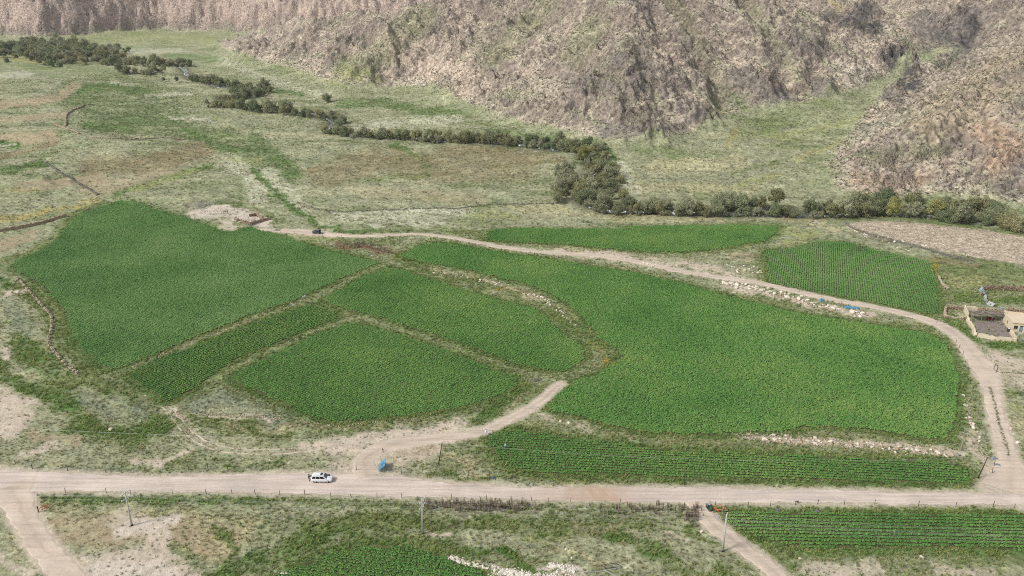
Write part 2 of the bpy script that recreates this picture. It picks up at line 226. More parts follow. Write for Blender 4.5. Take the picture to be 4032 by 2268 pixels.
# strokes: colour, half width (picture units), strength, points ; later ones lie over earlier ones
STROKES = [
# far valley floor
('olive',26,.5,[(0,150),(200,165),(330,220),(480,250)]),('meadow',40,.6,[(190,235),(250,260),(330,280),(420,290)]),('meadow',30,.65,[(240,310),(420,320),(560,345),(680,400),(720,440)]),
('green',12,.8,[(190,228),(280,215),(400,240)]),('green',9,.7,[(215,315),(330,325)]),('lush',8,.5,[(470,325),(540,370),(640,380)]),('green',16,.55,[(640,345),(700,395),(745,440)]),
('yellow',8,.5,[(0,145),(120,155)]),('pale',9,.8,[(0,190),(70,187)]),('pale',7,.8,[(370,240),(480,236)]),('pale',6,.8,[(430,298),(530,302)]),('pale',6,.6,[(280,205),(330,215)]),
('tan',12,.8,[(0,265),(150,245),(190,215)]),('tan',10,.7,[(0,300),(160,290)]),('tan',20,.9,[(20,350),(120,345)]),('brown',9,.7,[(0,395),(140,360)]),('green',10,.9,[(0,432),(110,412)]),('lush',12,1.,[(-40,362),(40,364)]),('pale',5,.8,[(0,370),(35,362)]),
('brown',30,.7,[(230,420),(400,410),(500,380)]),('tan',16,.7,[(60,470),(250,450)]),('tan',24,.6,[(230,480),(420,440)]),('khaki',20,.7,[(0,520),(200,500)]),('yellow',8,.9,[(0,556),(110,535),(250,505)]),('yellow',5,.6,[(0,480),(90,480)]),
('green',9,.7,[(290,490),(420,450),(530,415)]),('chart',8,.7,[(330,480),(480,430)]),('pale',22,.85,[(590,415),(640,450),(650,500)]),('pale',22,.85,[(670,440),(720,490),(760,530)]),('green',9,1.,[(640,430),(690,480),(740,530),(800,560)]),('chart',8,.6,[(580,405),(650,408)]),
('green',10,.9,[(990,365),(1050,395),(1075,420),(1060,440)]),('green',8,.6,[(1000,440),(1080,445)]),('brown',40,.6,[(820,440),(960,400),(1100,430),(1300,420)]),('brown',20,.6,[(1110,380),(1250,385),(1400,400)]),('tan',18,.4,[(900,480),(1200,500)]),
('pale',14,.8,[(850,545),(1000,540),(1180,530)]),('pale',16,.7,[(940,560),(1100,560)]),('chart',10,.6,[(1180,540),(1300,545)]),('straw',12,.7,[(1300,520),(1420,530),(1560,548),(1800,552)]),('olive',10,.7,[(860,585),(1000,575),(1150,580),(1210,590)]),('green',6,.9,[(780,560),(850,580),(960,580)]),('olive',8,.8,[(560,505),(640,530),(700,550)]),
('green',14,.6,[(860,262),(960,258),(1060,280),(1150,285)]),('green',9,.6,[(1230,330),(1330,340),(1420,352)]),('pale',14,.7,[(900,320),(1050,305),(1150,300)]),('khaki',12,.6,[(720,200),(850,225)]),('chart',20,.5,[(600,110),(700,150),(860,205)]),('chart',18,.45,[(180,95),(350,95),(520,100)]),('pale',8,.6,[(330,130),(450,128)]),('green',9,.5,[(420,140),(560,150),(600,165)]),
('pale',10,.6,[(560,150),(650,190),(800,240)]),('sand',4,.5,[(600,232),(700,245)]),('green',8,.7,[(700,230),(760,238)]),
# right apron and canyon
('khaki',40,.8,[(1620,430),(1800,440),(2000,430)]),('straw',22,.6,[(1650,420),(1850,410)]),('chart',12,.3,[(1860,330),(2000,350),(2150,300),(2260,250),(2330,205)]),('olive',26,.35,[(1850,340),(1960,300),(2100,290)]),('chart',8,.5,[(1950,345),(2080,320),(2200,280)]),('yellow',5,.45,[(2000,400),(2080,370),(2180,330)]),('yellow',6,.8,[(1835,365),(1848,330)]),('olive',6,.6,[(1840,440),(1900,420),(1960,405)]),('chart',9,.7,[(1850,470),(1960,440)]),('straw',12,.6,[(1600,470),(1750,470),(1900,480)]),('pale',9,.8,[(1560,410),(1580,450),(1600,480)]),('green',7,.9,[(1530,375),(1548,400)]),
('straw',10,.8,[(1950,545),(2050,555),(2100,580)]),('chart',12,.7,[(1960,580),(2050,590),(1990,615)]),('olive',8,.9,[(2060,545),(2140,545),(2300,550),(2450,570),(2576,590)]),
# mid ground
('sandp',20,1.,[(500,535),(560,530),(620,545),(660,560)]),('khaki',12,.8,[(440,520),(520,520)]),('sand',8,.9,[(560,560),(600,575),(640,578)]),('grey',7,.6,[(470,515),(520,512)]),('pale',8,.6,[(640,575),(700,580)]),
('red',9,.8,[(850,612),(900,618),(970,632)]),('olive',10,.7,[(850,600),(960,608),(1000,610)]),('chart',10,.8,[(760,595),(840,605)]),('brown',9,.6,[(960,640),(1010,640)]),
('sand',16,.9,[(1420,628),(1560,640),(1700,655),(1800,680)]),('khaki',14,.8,[(1600,640),(1760,650),(1880,650)]),('straw',7,.8,[(1380,618),(1500,628)]),('sand',8,.7,[(1830,690),(1900,700)]),('orange',9,.4,[(1840,640),(1900,650)]),
('sand',9,.9,[(1820,722),(1900,738),(2000,758),(2120,785),(2200,790)]),('khaki',8,.8,[(1780,715),(1830,730)]),('olive',8,.7,[(2220,815),(2290,815),(2350,830)]),
('olive',26,.8,[(2380,660),(2440,680),(2520,690),(2600,700)]),('chart',14,.8,[(2375,700),(2420,720),(2470,700)]),('brown',10,.6,[(2340,650),(2450,670)]),('green',14,.7,[(2420,750),(2500,760),(2600,755)]),('grey',8,.5,[(2170,590),(2270,612),(2380,640),(2450,655)]),('olive',10,.8,[(2420,640),(2576,680)]),
('green',12,.9,[(2390,800),(2440,850),(2500,880)]),('green',8,.9,[(2500,870),(2576,870)]),('sand',20,.9,[(2500,900),(2600,930)]),('sand',26,.7,[(2480,935),(2600,960)]),('green',9,.7,[(2510,985),(2576,990)]),('khaki',20,.7,[(2540,1010),(2576,1080)]),('straw',12,.6,[(2560,1050),(2600,1130)]),('chart',9,.6,[(2540,1020),(2600,1040)]),
('sand',14,.9,[(2430,1100),(2450,1140),(2480,1180)]),('khaki',12,.7,[(2440,1010),(2450,1080)]),('sand',13,.95,[(1860,1092),(1960,1100),(2100,1110),(2250,1120),(2390,1135)]),('chart',6,.7,[(2080,1095),(2250,1102)]),('sand',5,.8,[(2260,1160),(2390,1168)]),('straw',9,.8,[(1560,1098),(1700,1110),(1800,1118)]),('sand',8,.8,[(1330,1035),(1400,1055),(1480,1075)]),('grey',5,.6,[(1470,1095),(1540,1105)]),('grey',5,.5,[(2010,1140),(2090,1140)]),
# the strip between F4 and F2
('olive',16,.9,[(1020,660),(1120,690),(1280,730),(1420,800),(1500,860),(1530,900)]),('straw',7,.8,[(1090,675),(1180,690),(1280,720),(1370,750)]),('chart',6,.7,[(1250,725),(1280,735)]),('green',12,.8,[(1400,800),(1450,830),(1490,870)]),('yellow',5,.6,[(1500,870),(1530,905)]),('sand',5,.8,[(1420,940),(1470,915)]),
('straw',5,.8,[(480,855),(600,812),(700,775),(760,745)]),('sand',3,.8,[(350,920),(480,865)]),('olive',5,.7,[(760,745),(860,705),(960,662)]),('straw',4,.7,[(690,880),(760,850),(830,825)]),('sand',3,.7,[(560,945),(500,975)]),
('straw',4,.7,[(870,785),(950,808),(1050,838)]),('sage',6,.6,[(1050,840),(1150,880),(1240,905),(1310,940)]),('straw',4,.7,[(1170,880),(1260,915)]),
# left margin
('olive',22,.9,[(60,720),(120,780),(160,850),(190,900),(230,940)]),('green',30,.8,[(60,870),(110,920),(160,960)]),('sage',20,.7,[(30,780),(70,830)]),('sand',9,.8,[(20,730),(50,735)]),('khaki',30,.8,[(0,640),(60,610),(110,590)]),('tan',16,.7,[(0,620),(80,590)]),('lush',9,.8,[(0,705),(20,712)]),('sand',10,.8,[(0,880),(15,910)]),('olive',12,.9,[(0,660),(90,632),(150,590),(175,545),(260,512)]),
('sand',34,1.,[(0,1000),(20,1040),(10,1080)]),('green',20,.9,[(0,930),(80,975),(160,1010),(220,1055)]),('olive',20,.8,[(130,960),(230,960),(330,1000)]),('sage',26,.7,[(220,1010),(310,1030),(360,1030)]),('khaki',14,.5,[(240,1000),(330,1040)]),('green',26,.8,[(180,1080),(280,1100),(400,1085),(430,1060)]),('khaki',26,.8,[(30,1130),(150,1110),(200,1130)]),('tan',16,.6,[(100,1090),(180,1110)]),('khaki',20,.7,[(200,1150),(350,1150),(430,1120)]),('sage',9,.6,[(0,1172),(150,1175),(300,1185)]),
('sage',26,.85,[(480,1010),(600,1000),(700,1040),(760,1060)]),('olive',24,.8,[(500,1060),(600,1075),(700,1095)]),('straw',14,.6,[(580,1070),(620,1085),(760,1070)]),('green',9,.7,[(620,1080),(680,1090)]),('straw',9,.8,[(770,1078),(860,1068),(960,1058),(1080,1050)]),('sage',12,.6,[(940,1080),(1060,1075),(1140,1070)]),('sand',4,.9,[(500,1043),(600,1045),(700,1052)]),('sand',4,.8,[(440,1030),(470,1060)]),
('sand',26,1.,[(780,1128),(870,1110),(1000,1092),(1130,1085)]),('sand',42,1.,[(870,1150),(980,1140),(1060,1120)]),('tan',16,.5,[(1000,1150),(1080,1130)]),('khaki',16,.6,[(720,1125),(840,1150),(880,1160)]),('green',7,.7,[(640,1160),(720,1160)]),('sand',5,.9,[(1140,1050),(1158,1080)]),('lush',16,.9,[(1190,1060),(1260,1010),(1320,970)]),('straw',8,.5,[(1260,1040),(1330,990)]),
('sand',10,.8,[(330,1170),(430,1160),(470,1130)]),('green',7,.6,[(560,1185),(720,1175)]),('sage',7,.7,[(330,1190),(520,1190)]),('straw',12,.8,[(1150,1150),(1190,1185),(1230,1200)]),('olive',12,.8,[(1020,1195),(1150,1205),(1230,1212)]),('olive',9,.9,[(1230,1205),(1500,1212),(1800,1216),(2100,1222),(2420,1228)]),('straw',4,.7,[(1300,1208),(1600,1212)]),
# south of the road
('green',14,.9,[(110,1262),(250,1258),(420,1256),(560,1258),(660,1262)]),('olive',9,.9,[(640,1250),(860,1262),(1000,1270),(1100,1280)]),('khaki',20,.8,[(700,1290),(840,1275),(960,1300)]),
('straw',60,.55,[(110,1310),(300,1320),(480,1330),(600,1340)]),('tan',50,.85,[(150,1340),(300,1330),(480,1340),(560,1360)]),('sand',30,.9,[(300,1310),(400,1320),(380,1380)]),('sand',36,.85,[(230,1420),(330,1400),(440,1430)]),('straw',22,.5,[(420,1300),(540,1320),(560,1400)]),('khaki',20,.7,[(0,1330),(20,1400)]),('green',9,.5,[(0,1420),(20,1430)]),('sand',14,.8,[(0,1390),(60,1440)]),
('olive',14,.8,[(560,1330),(600,1390),(560,1449)]),('green',22,.9,[(480,1470),(620,1430),(720,1390),(800,1340),(900,1320)]),('olive',20,.9,[(780,1330),(900,1310),(1050,1310),(1200,1320),(1400,1320),(1650,1330)]),('lush',14,.8,[(860,1350),(960,1345),(1120,1370),(1280,1400),(1380,1430)]),('dark',9,.35,[(1080,1275),(1200,1285),(1290,1280)]),('tank',9,.7,[(1300,1285),(1500,1300),(1700,1300)]),('chart',8,.5,[(1330,1340),(1450,1340)]),('brown',8,.5,[(1450,1320),(1560,1330)]),
('sand',7,.9,[(1060,1336),(1120,1338)]),('khaki',18,.8,[(1240,1355),(1350,1370),(1450,1395)]),('straw',10,.7,[(1400,1380),(1520,1410)]),('khaki',24,.9,[(1640,1350),(1720,1360),(1760,1390)]),('sand',9,.6,[(1650,1340),(1740,1350)]),('olive',14,.9,[(1600,1380),(1750,1430),(1820,1450)]),('green',16,.8,[(1540,1350),(1660,1400)]),
('olive',9,.9,[(1860,1330),(1930,1385),(2000,1440)]),('olive',9,.9,[(1990,1390),(2200,1390),(2400,1390),(2600,1398)]),('sand',26,.7,[(2060,1430),(2200,1425)]),('khaki',22,.7,[(2280,1410),(2420,1430),(2600,1430)]),('sand',12,.5,[(2360,1430),(2500,1440)]),('green',4,.8,[(2480,1420),(2530,1460)]),('olive',7,.95,[(1820,1278),(2100,1282),(2400,1285),(2600,1288)]),('olive',8,.9,[(1730,1300),(1745,1330),(1790,1365)]),
('sandp',22,.9,[(330,1335),(400,1312)]),('sandp',26,.9,[(250,1432),(430,1442)]),('sand',24,.85,[(70,1010),(40,1065)]),('sand',16,.7,[(130,1120),(50,1150)]),('scree',9,.9,[(1880,1097),(2000,1106),(2200,1120),(2400,1142)]),('scree',6,1.,[(1135,1402),(1210,1425),(1290,1440)]),('scree',12,1.,[(1240,1445),(1340,1452),(1430,1460)]),('scree',7,1.,[(1390,1425),(1440,1440)]),('tan',10,.6,[(1340,1465),(1400,1468)]),('pale',9,.8,[(1560,1420),(1620,1440)]),
]
MSTROKES = [  # rock colours of the slopes
('scree',9,.8,[(900,245),(980,232),(1060,205)]),('rockp',40,.6,[(1000,110),(1080,170),(1120,120)]),('rockp',30,.6,[(1130,250),(1200,210),(1160,180)]),('olive',36,.35,[(880,170),(960,140),(1060,40)]),('chart',26,.5,[(870,180),(930,200)]),
('olive',28,.3,[(1230,150),(1330,60),(1380,0)]),('olive',30,.3,[(1500,60),(1440,150)]),('olive',20,.18,[(1700,0),(1740,80),(1800,180),(1850,280)]),('olive',16,.2,[(1880,0),(1960,120),(2000,190)]),('chart',8,.4,[(1790,240),(1830,300),(1845,350)]),('green',5,.5,[(1850,240),(1870,280)]),
('grey',26,.55,[(1560,150),(1640,180),(1600,210)]),('grey',26,.5,[(1440,205),(1520,215)]),('grey',26,.7,[(1860,190),(1920,220),(1960,250)]),('grey',24,.7,[(1730,270),(1790,310)]),('rockp',26,.5,[(1800,320),(1740,340),(1650,350)]),('grey',30,.65,[(1520,330),(1600,340),(1700,330)]),('grey',22,.8,[(2060,210),(2090,250)]),('char',26,.8,[(2250,130),(2270,180),(2290,210)]),('char',20,.85,[(2180,20),(2150,50),(2200,70)]),('grey',40,.7,[(2340,60),(2400,120),(2440,60)]),('char',18,.7,[(2360,80),(2420,120),(2450,30)]),('grey',16,.75,[(2220,235),(2260,250)]),('scree',20,.6,[(2120,160),(2150,210),(2180,170)]),('scree',7,.8,[(2310,150),(2350,180)]),('sage',8,.4,[(2320,135),(2380,170),(2420,120)]),
('tan',60,.4,[(2350,300),(2450,240),(2560,170)]),('orange',34,.5,[(2480,330),(2540,360),(2520,420)]),('orange',26,.4,[(2160,450),(2250,470),(2330,440)]),('grey',26,.6,[(2560,420),(2530,470)]),('olive',30,.3,[(2200,400),(2350,380)]),('pale',20,.3,[(2150,340),(2300,280)]),('grey',14,.6,[(2510,210),(2570,180)]),('rockp',30,.4,[(2250,420),(2400,420)]),
('yellow',6,.4,[(2080,0),(2120,20),(2100,45)]),('char',16,.6,[(2080,40),(2150,60)]),('grey',24,.6,[(2000,90),(2060,130)]),
('olive',12,.5,[(1160,290),(1260,310),(1380,330)]),('green',9,.5,[(1230,300),(1330,318),(1390,325)]),
]
def stroke_mask(px, py, pts, w):
    x0 = min(p[0] for p in pts) - 2 * w; x1 = max(p[0] for p in pts) + 2 * w; y0 = min(p[1] for p in pts) - w * 1.4; y1 = max(p[1] for p in pts) + w * 1.4
    m = np.zeros(px.shape); sel = (px > x0) & (px < x1) & (py > y0) & (py < y1)
    if sel.any():
        d, _ = seg_info(px[sel], py[sel] * 1.6, [(a, b * 1.6) for a, b in pts], False)
        m[sel] = 1 - sstep(w * .75, w * 1.75, d)
    return m
def mixc(c, k, m):
    i = m > .004
    if i.all(): return c + (PAL[k] - c) * m[..., None]
    if i.any(): c[i] += (PAL[k] - c[i]) * m[i][:, None]
    return c
VEG = {}
def paint(X, Y, Z, d1, d2, d3):
    """albedo plus vegetation weights (weed, straw, sage, bare, rock) at ground points"""
    px, py = project(X, Y, Z)
    # wobble of the survey outlines: world-anchored noise scaled to the distance
    sc = FPX / SRC / np.maximum(np.hypot(X, Y), 60)
    wa = fbm(X / 9, Y / 9, 101, 3) * 4.5 * sc; wb = fbm(X / 9, Y / 9, 102, 3) * 2.6 * sc
    qx = px + wa; qy = py + wb
    n1 = fbm(X / 38, Y / 16, 111, 4); n2 = fbm(X / 7, Y / 4, 112, 4); n3 = fbm(X / 2.2, Y / 1.6, 113, 2); n4 = fbm(X / 95, Y / 45, 115, 3)
    c = np.zeros(X.shape + (3,)) + PAL['khaki']
    c = mixc(c, 'olive', sstep(-.1, .5, n1) * .75); c = mixc(c, 'green', sstep(.1, .6, n4 + .3 * n2) * .35); c = mixc(c, 'straw', sstep(.1, .6, -n1 + .3 * n2) * .5); c = mixc(c, 'pale', sstep(.25, .6, n2 - n1 * .4) * .55)
    mx = np.maximum.reduce([sstep(-3, 4, d1 + 5 * n2), sstep(-3, 4, d2 + 5 * n2), sstep(-8, 3, d3 + 5 * n2)])
    wt = dict(weed=sstep(-.2, .5, n1) * .35, straw=.3 + .2 * n2, sage=.25 + .3 * n1, bare=np.zeros(X.shape))
    GREENS = {'green', 'lush', 'olive', 'meadow', 'tank'}; DRY = {'straw', 'yellow', 'chart', 'pale'}; BARE = {'sand', 'sandp', 'tan', 'scree', 'rockp'}
    brk = 1 + .85 * n2 + .55 * n3 + .45 * n1
    for k, wd, s, pts in STROKES:
        m = stroke_mask(qx, qy, pts, wd); i = m > 0
        if not i.any(): continue
        mi = np.clip(m[i] * s * (brk[i] if wd > 5 else 1 + .4 * n2[i]), 0, 1) * (1 - mx[i] * .7)
        c[i] += (PAL[k] - c[i]) * mi[:, None]
        for t in wt: wt[t][i] *= (1 - mi)
        if k in GREENS: wt['weed'][i] += mi * (1.0 if k != 'olive' else .7); wt['straw'][i] += mi * (.35 if k == 'olive' else .08)
        elif k in DRY: wt['straw'][i] += mi
        elif k in BARE: wt['bare'][i] += mi * (1 if k != 'tan' else .7); wt['sage'][i] += mi * .2
        elif k == 'sage': wt['sage'][i] += mi
        else: wt['straw'][i] += mi * .4; wt['sage'][i] += mi * .4
    # banks of grass round the fields, soil inside them
    for k, f in FW.items():
        x0, y0 = f[:, 0].min() - 8, f[:, 1].min() - 8; x1, y1 = f[:, 0].max() + 8, f[:, 1].max() + 8
        sel = (X > x0) & (X < x1) & (Y > y0) & (Y < y1)
        if not sel.any(): continue
        d = np.full(X.shape, -99.0); d[sel] = sdist(X[sel], Y[sel], f)[0]
        bo = sstep(-6.5, -2.5, d + 1.2 * n2) * (1 - wt['bare'] * .7); c = mixc(c, 'olive', bo * .4); wt['straw'] = np.maximum(wt['straw'], bo * .55); wt['weed'] = np.maximum(wt['weed'], bo * .3)
        b = sstep(-2.7, -.7, d + 1.1 * n2) * (1 - wt['bare'] * .4)
        c = mixc(c, 'green', b * .8); wt['weed'] = np.maximum(wt['weed'], b)
        for t in ('straw', 'sage', 'bare'): wt[t] = wt[t] * (1 - b * .8)
        i = sstep(-.2, .3, d); c = mixc(c, 'soil', i)
        for t in wt: wt[t] = wt[t] * (1 - i)
    d = sdist(X, Y, F8W)[0]; i = sstep(-.5, .5, d + .4 * n2); c = c + (col(216, 200, 176) - c) * i[..., None]
    for t in wt: wt[t] = wt[t] * (1 - i)
    # rock and thin grass on the slopes
    if mx.max() > 0:
        r1 = fbm(X / 30, Y / 30, 121, 4); r2 = fbm(X / 5.5, Y / 5.5, 122, 3); r3 = fbm(X / 85, Y / 85, 123, 3)
        xr = (X * .82 + Y * .57); yr = (-X * .57 + Y * .82); st = fbm(xr / 10, yr / 70, 124, 3)
        rc = np.zeros(c.shape) + PAL['rock']
        rc = mixc(rc, 'rockp', sstep(-.1, .5, r1) * .7); rc = mixc(rc, 'grey', sstep(.1, .45, -r1 + .4 * r2) * .7)
        rc = mixc(rc, 'khaki', sstep(-.05, .45, st + .4 * r3) * .45); rc = mixc(rc, 'sage', sstep(.05, .5, r3 + .5 * st) * .3); rc = mixc(rc, 'scree', sstep(.2, .55, r2 + .4 * r1) * .6)
        rc = mixc(rc, 'olive', sstep(.2, .55, st - .3 * r1) * .18)
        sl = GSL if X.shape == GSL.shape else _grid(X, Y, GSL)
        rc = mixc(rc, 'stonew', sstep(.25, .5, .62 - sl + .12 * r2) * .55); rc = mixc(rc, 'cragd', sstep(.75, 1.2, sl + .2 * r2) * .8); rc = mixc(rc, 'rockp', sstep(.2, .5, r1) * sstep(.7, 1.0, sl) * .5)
        cl = sstep(0, 12, d3)
        rc = rc + (mixc(mixc(np.zeros(c.shape) + col(200, 178, 164), 'grey', sstep(.0, .5, r1) * .45), 'rockp', np.clip(sstep(.1, .5, r2) * .5 + sstep(.1, .5, noise(X / 60 + Y / 90, Z / 5.5, 131)) * .5, 0, 1)) - rc) * cl[..., None]
        for k, wd, s, pts in MSTROKES:
            m = stroke_mask(qx, qy, pts, wd); i = m > 0
            if i.any(): rc[i] += (PAL[k] - rc[i]) * (np.clip(m[i] * s * (1 + 1.1 * r2[i] + .7 * r1[i]), 0, .95) * (1 - cl[i]))[:, None]
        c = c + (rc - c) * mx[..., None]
        for t in wt: wt[t] = wt[t] * (1 - mx)
    bed = np.exp(-(_grid(X, Y, rd) / 7.0) ** 2) if X.shape != rd.shape else np.exp(-(rd / 7.0) ** 2)
    c = mixc(c, 'dark', bed * .8)
    road = np.zeros(X.shape)
    near = (Y < 330)
    if near.any():
        rp = sdist(X[near], Y[near], ROADPOLY)[0]; r_ = sstep(-2.2, .3, rp + 1.2 * n2[near])
        for k, tl in TL.items():
            dd, ss = seg_info(X[near], Y[near], TL3[k], False); q = TL3[k]; acc = np.r_[0, np.cumsum(np.hypot(*np.diff(q, axis=0).T))]; hw = np.interp(ss, acc, TW[k][:, 3])
            r_ = np.maximum(r_, (1 - sstep(hw * .95, hw * 1.15 + 1.0, dd + .7 * n2[near])) * (.25 if k == 'wheel_track' else 1.))
        road[near] = r_
    c = mixc(c, 'sand', road * .85)
    for t in wt: wt[t] = wt[t] * np.clip(1 - 1.5 * road, 0, 1)
    wt['rock'] = mx; wt['bed'] = bed; wt['bare'] = np.maximum(wt['bare'], road)
    return np.clip(c, 0.01, .9), wt

# ------------------------------------------------------------------ materials
MATS = {}
def newmat(name):
    m = bpy.data.materials.new(name); m.use_nodes = True; b = m.node_tree.nodes['Principled BSDF']; b.inputs['Specular IOR Level'].default_value = .25
    return m, m.node_tree, b
def N(nt, t, **kw):
    n = nt.nodes.new(t)
    for k, v in kw.items(): setattr(n, k, v)
    return n
def ramp(nt, fac, stops, interp='LINEAR'):
    r = N(nt, 'ShaderNodeValToRGB'); e = r.color_ramp.elements; r.color_ramp.interpolation = interp
    while len(e) < len(stops): e.new(.5)
    for q, (p, c) in zip(e, stops): q.position = p; q.color = (*c[:3], 1) if len(c) >= 3 else (c[0],) * 3 + (1,)
    nt.links.new(fac, r.inputs[0]); return r.outputs[0]
def tex_noise(nt, scale, detail=4, rough=.55, vec=None):
    n = N(nt, 'ShaderNodeTexNoise'); n.inputs['Scale'].default_value = scale; n.inputs['Detail'].default_value = detail; n.inputs['Roughness'].default_value = rough
    if vec is not None: nt.links.new(vec, n.inputs['Vector'])
    return n
def mixrgb(nt, a, b, f, mode='MIX'):
    m = N(nt, 'ShaderNodeMix', data_type='RGBA', blend_type=mode); m.clamp_factor = True
    for s, v in ((6, a), (7, b)):
        if hasattr(v, 'links') or isinstance(v, bpy.types.NodeSocket): nt.links.new(v, m.inputs[s])
        else: m.inputs[s].default_value = (*v[:3], 1)
    if isinstance(f, bpy.types.NodeSocket): nt.links.new(f, m.inputs[0])
    else: m.inputs[0].default_value = f
    return m.outputs[2]
def flat(name, c, rough=.7, metal=0., var=.12, scale=3., spec=.3):
    """plain surface with a little grain and dirt"""
    if name in MATS: return MATS[name]
    m, nt, b = newmat(name); g = N(nt, 'ShaderNodeNewGeometry'); n = tex_noise(nt, scale, 5, .6, g.outputs['Position'])
    c = np.asarray(c, float)
    nt.links.new(ramp(nt, n.outputs['Fac'], [(.3, c * (1 - var)), (.7, np.minimum(c * (1 + var), .95))]), b.inputs['Base Color'])
    b.inputs['Roughness'].default_value = rough; b.inputs['Metallic'].default_value = metal; b.inputs['Specular IOR Level'].default_value = spec
    MATS[name] = m; return m
def ground_mat(name, rocky):
    m, nt, b = newmat(name); g = N(nt, 'ShaderNodeNewGeometry'); pos = g.outputs['Position']
    a = N(nt, 'ShaderNodeAttribute', attribute_name='col')
    n1 = tex_noise(nt, .9 if not rocky else .42, 6, .72, pos); n2 = tex_noise(nt, .16, 4, .6, pos); n3 = tex_noise(nt, 2.6, 3, .65, pos)
    f1 = ramp(nt, n1.outputs['Fac'], [(.32, (.45,)), (.5, (.98,)), (.68, (1.42,))] if not rocky else [(.34, (.4,)), (.47, (.98,)), (.66, (1.45,))])
    f2 = ramp(nt, n2.outputs['Fac'], [(.3, (.84,)), (.7, (1.14,))])
    n4 = tex_noise(nt, .33, 6, .7, pos); f4 = ramp(nt, n4.outputs['Fac'], [(.34, (.66,)), (.5, (1.,)), (.64, (1.24,))])
    c = mixrgb(nt, a.outputs['Color'], f1, 1.0, 'MULTIPLY'); c = mixrgb(nt, c, f4, 1.0, 'MULTIPLY'); c = mixrgb(nt, c, f2, 1.0, 'MULTIPLY')
    c = mixrgb(nt, c, ramp(nt, n3.outputs['Fac'], [(.3, (.7,)), (.7, (1.25,))]), .8, 'MULTIPLY')
    # roads and bare sand keep a calmer grain (alpha of the attribute)
    c = mixrgb(nt, a.outputs['Color'], c, a.outputs['Alpha'])
    nt.links.new(c, b.inputs['Base Color']); b.inputs['Roughness'].default_value = .95; b.inputs['Specular IOR Level'].default_value = .1
    bp = N(nt, 'ShaderNodeBump'); bp.inputs['Distance'].default_value = 1.3 if rocky else .5; bp.inputs['Strength'].default_value = .9 if rocky else .8
    nt.links.new(n1.outputs['Fac'], bp.inputs['Height'])
    if rocky:      # joints between rock blocks
        vo = N(nt, 'ShaderNodeTexVoronoi', feature='DISTANCE_TO_EDGE'); vo.inputs['Scale'].default_value = .2; nw = tex_noise(nt, .15, 3, .6, pos); vm = N(nt, 'ShaderNodeVectorMath', operation='MULTIPLY_ADD'); nt.links.new(nw.outputs['Color'], vm.inputs[0]); vm.inputs[1].default_value = (9, 9, 9); nt.links.new(pos, vm.inputs[2]); nt.links.new(vm.outputs[0], vo.inputs['Vector'])
        b2 = N(nt, 'ShaderNodeBump'); b2.inputs['Distance'].default_value = 1.6; b2.inputs['Strength'].default_value = .6; nm = tex_noise(nt, .035, 3, .6, pos); jm = N(nt, 'ShaderNodeMath', operation='MULTIPLY'); nt.links.new(ramp(nt, vo.outputs['Distance'], [(0, (0,)), (.2, (1,))]), jm.inputs[0]); nt.links.new(ramp(nt, nm.outputs['Fac'], [(.42, (.08,)), (.6, (1,))]), jm.inputs[1]); nt.links.new(jm.outputs[0], b2.inputs['Height']); nt.links.new(bp.outputs[0], b2.inputs['Normal']); bp = b2
    nt.links.new(bp.outputs[0], b.inputs['Normal'])
    return m
def dirt_mat(name, c, damp=None):
    m, nt, b = newmat(name); g = N(nt, 'ShaderNodeNewGeometry'); pos = g.outputs['Position']; c = np.asarray(c)
    mp = N(nt, 'ShaderNodeMapping'); mp.inputs['Scale'].default_value = (.07, 1.1, 1); nt.links.new(pos, mp.inputs['Vector'])
    n1 = tex_noise(nt, .9, 5, .6, mp.outputs[0]); n2 = tex_noise(nt, .12, 4, .6, pos); n3 = tex_noise(nt, 2.2, 4, .7, pos)
    a = ramp(nt, n1.outputs['Fac'], [(.32, c * .8), (.5, c), (.7, np.minimum(c * 1.1, .9))])
    a = mixrgb(nt, a, ramp(nt, n2.outputs['Fac'], [(.35, (.88,)), (.65, (1.08,))]), 1.0, 'MULTIPLY')
    a = mixrgb(nt, a, ramp(nt, n3.outputs['Fac'], [(.3, (.86,)), (.7, (1.1,))]), .9, 'MULTIPLY')
    ru = N(nt, 'ShaderNodeAttribute', attribute_name='rut'); a = mixrgb(nt, a, ramp(nt, ru.outputs['Fac'], [(0, (1., 1., 1.)), (1, (.62, .58, .52))]), 1.0, 'MULTIPLY')
    if damp is not None:      # a damp stretch where water runs across the road
        at = N(nt, 'ShaderNodeAttribute', attribute_name='damp')
        a = mixrgb(nt, a, damp, at.outputs['Fac'])
    nt.links.new(a, b.inputs['Base Color']); b.inputs['Roughness'].default_value = .95; b.inputs['Specular IOR Level'].default_value = .1
    bp = N(nt, 'ShaderNodeBump'); bp.inputs['Distance'].default_value = .08; bp.inputs['Strength'].default_value = .5
    nt.links.new(n1.outputs['Fac'], bp.inputs['Height']); nt.links.new(bp.outputs[0], b.inputs['Normal'])
    return m
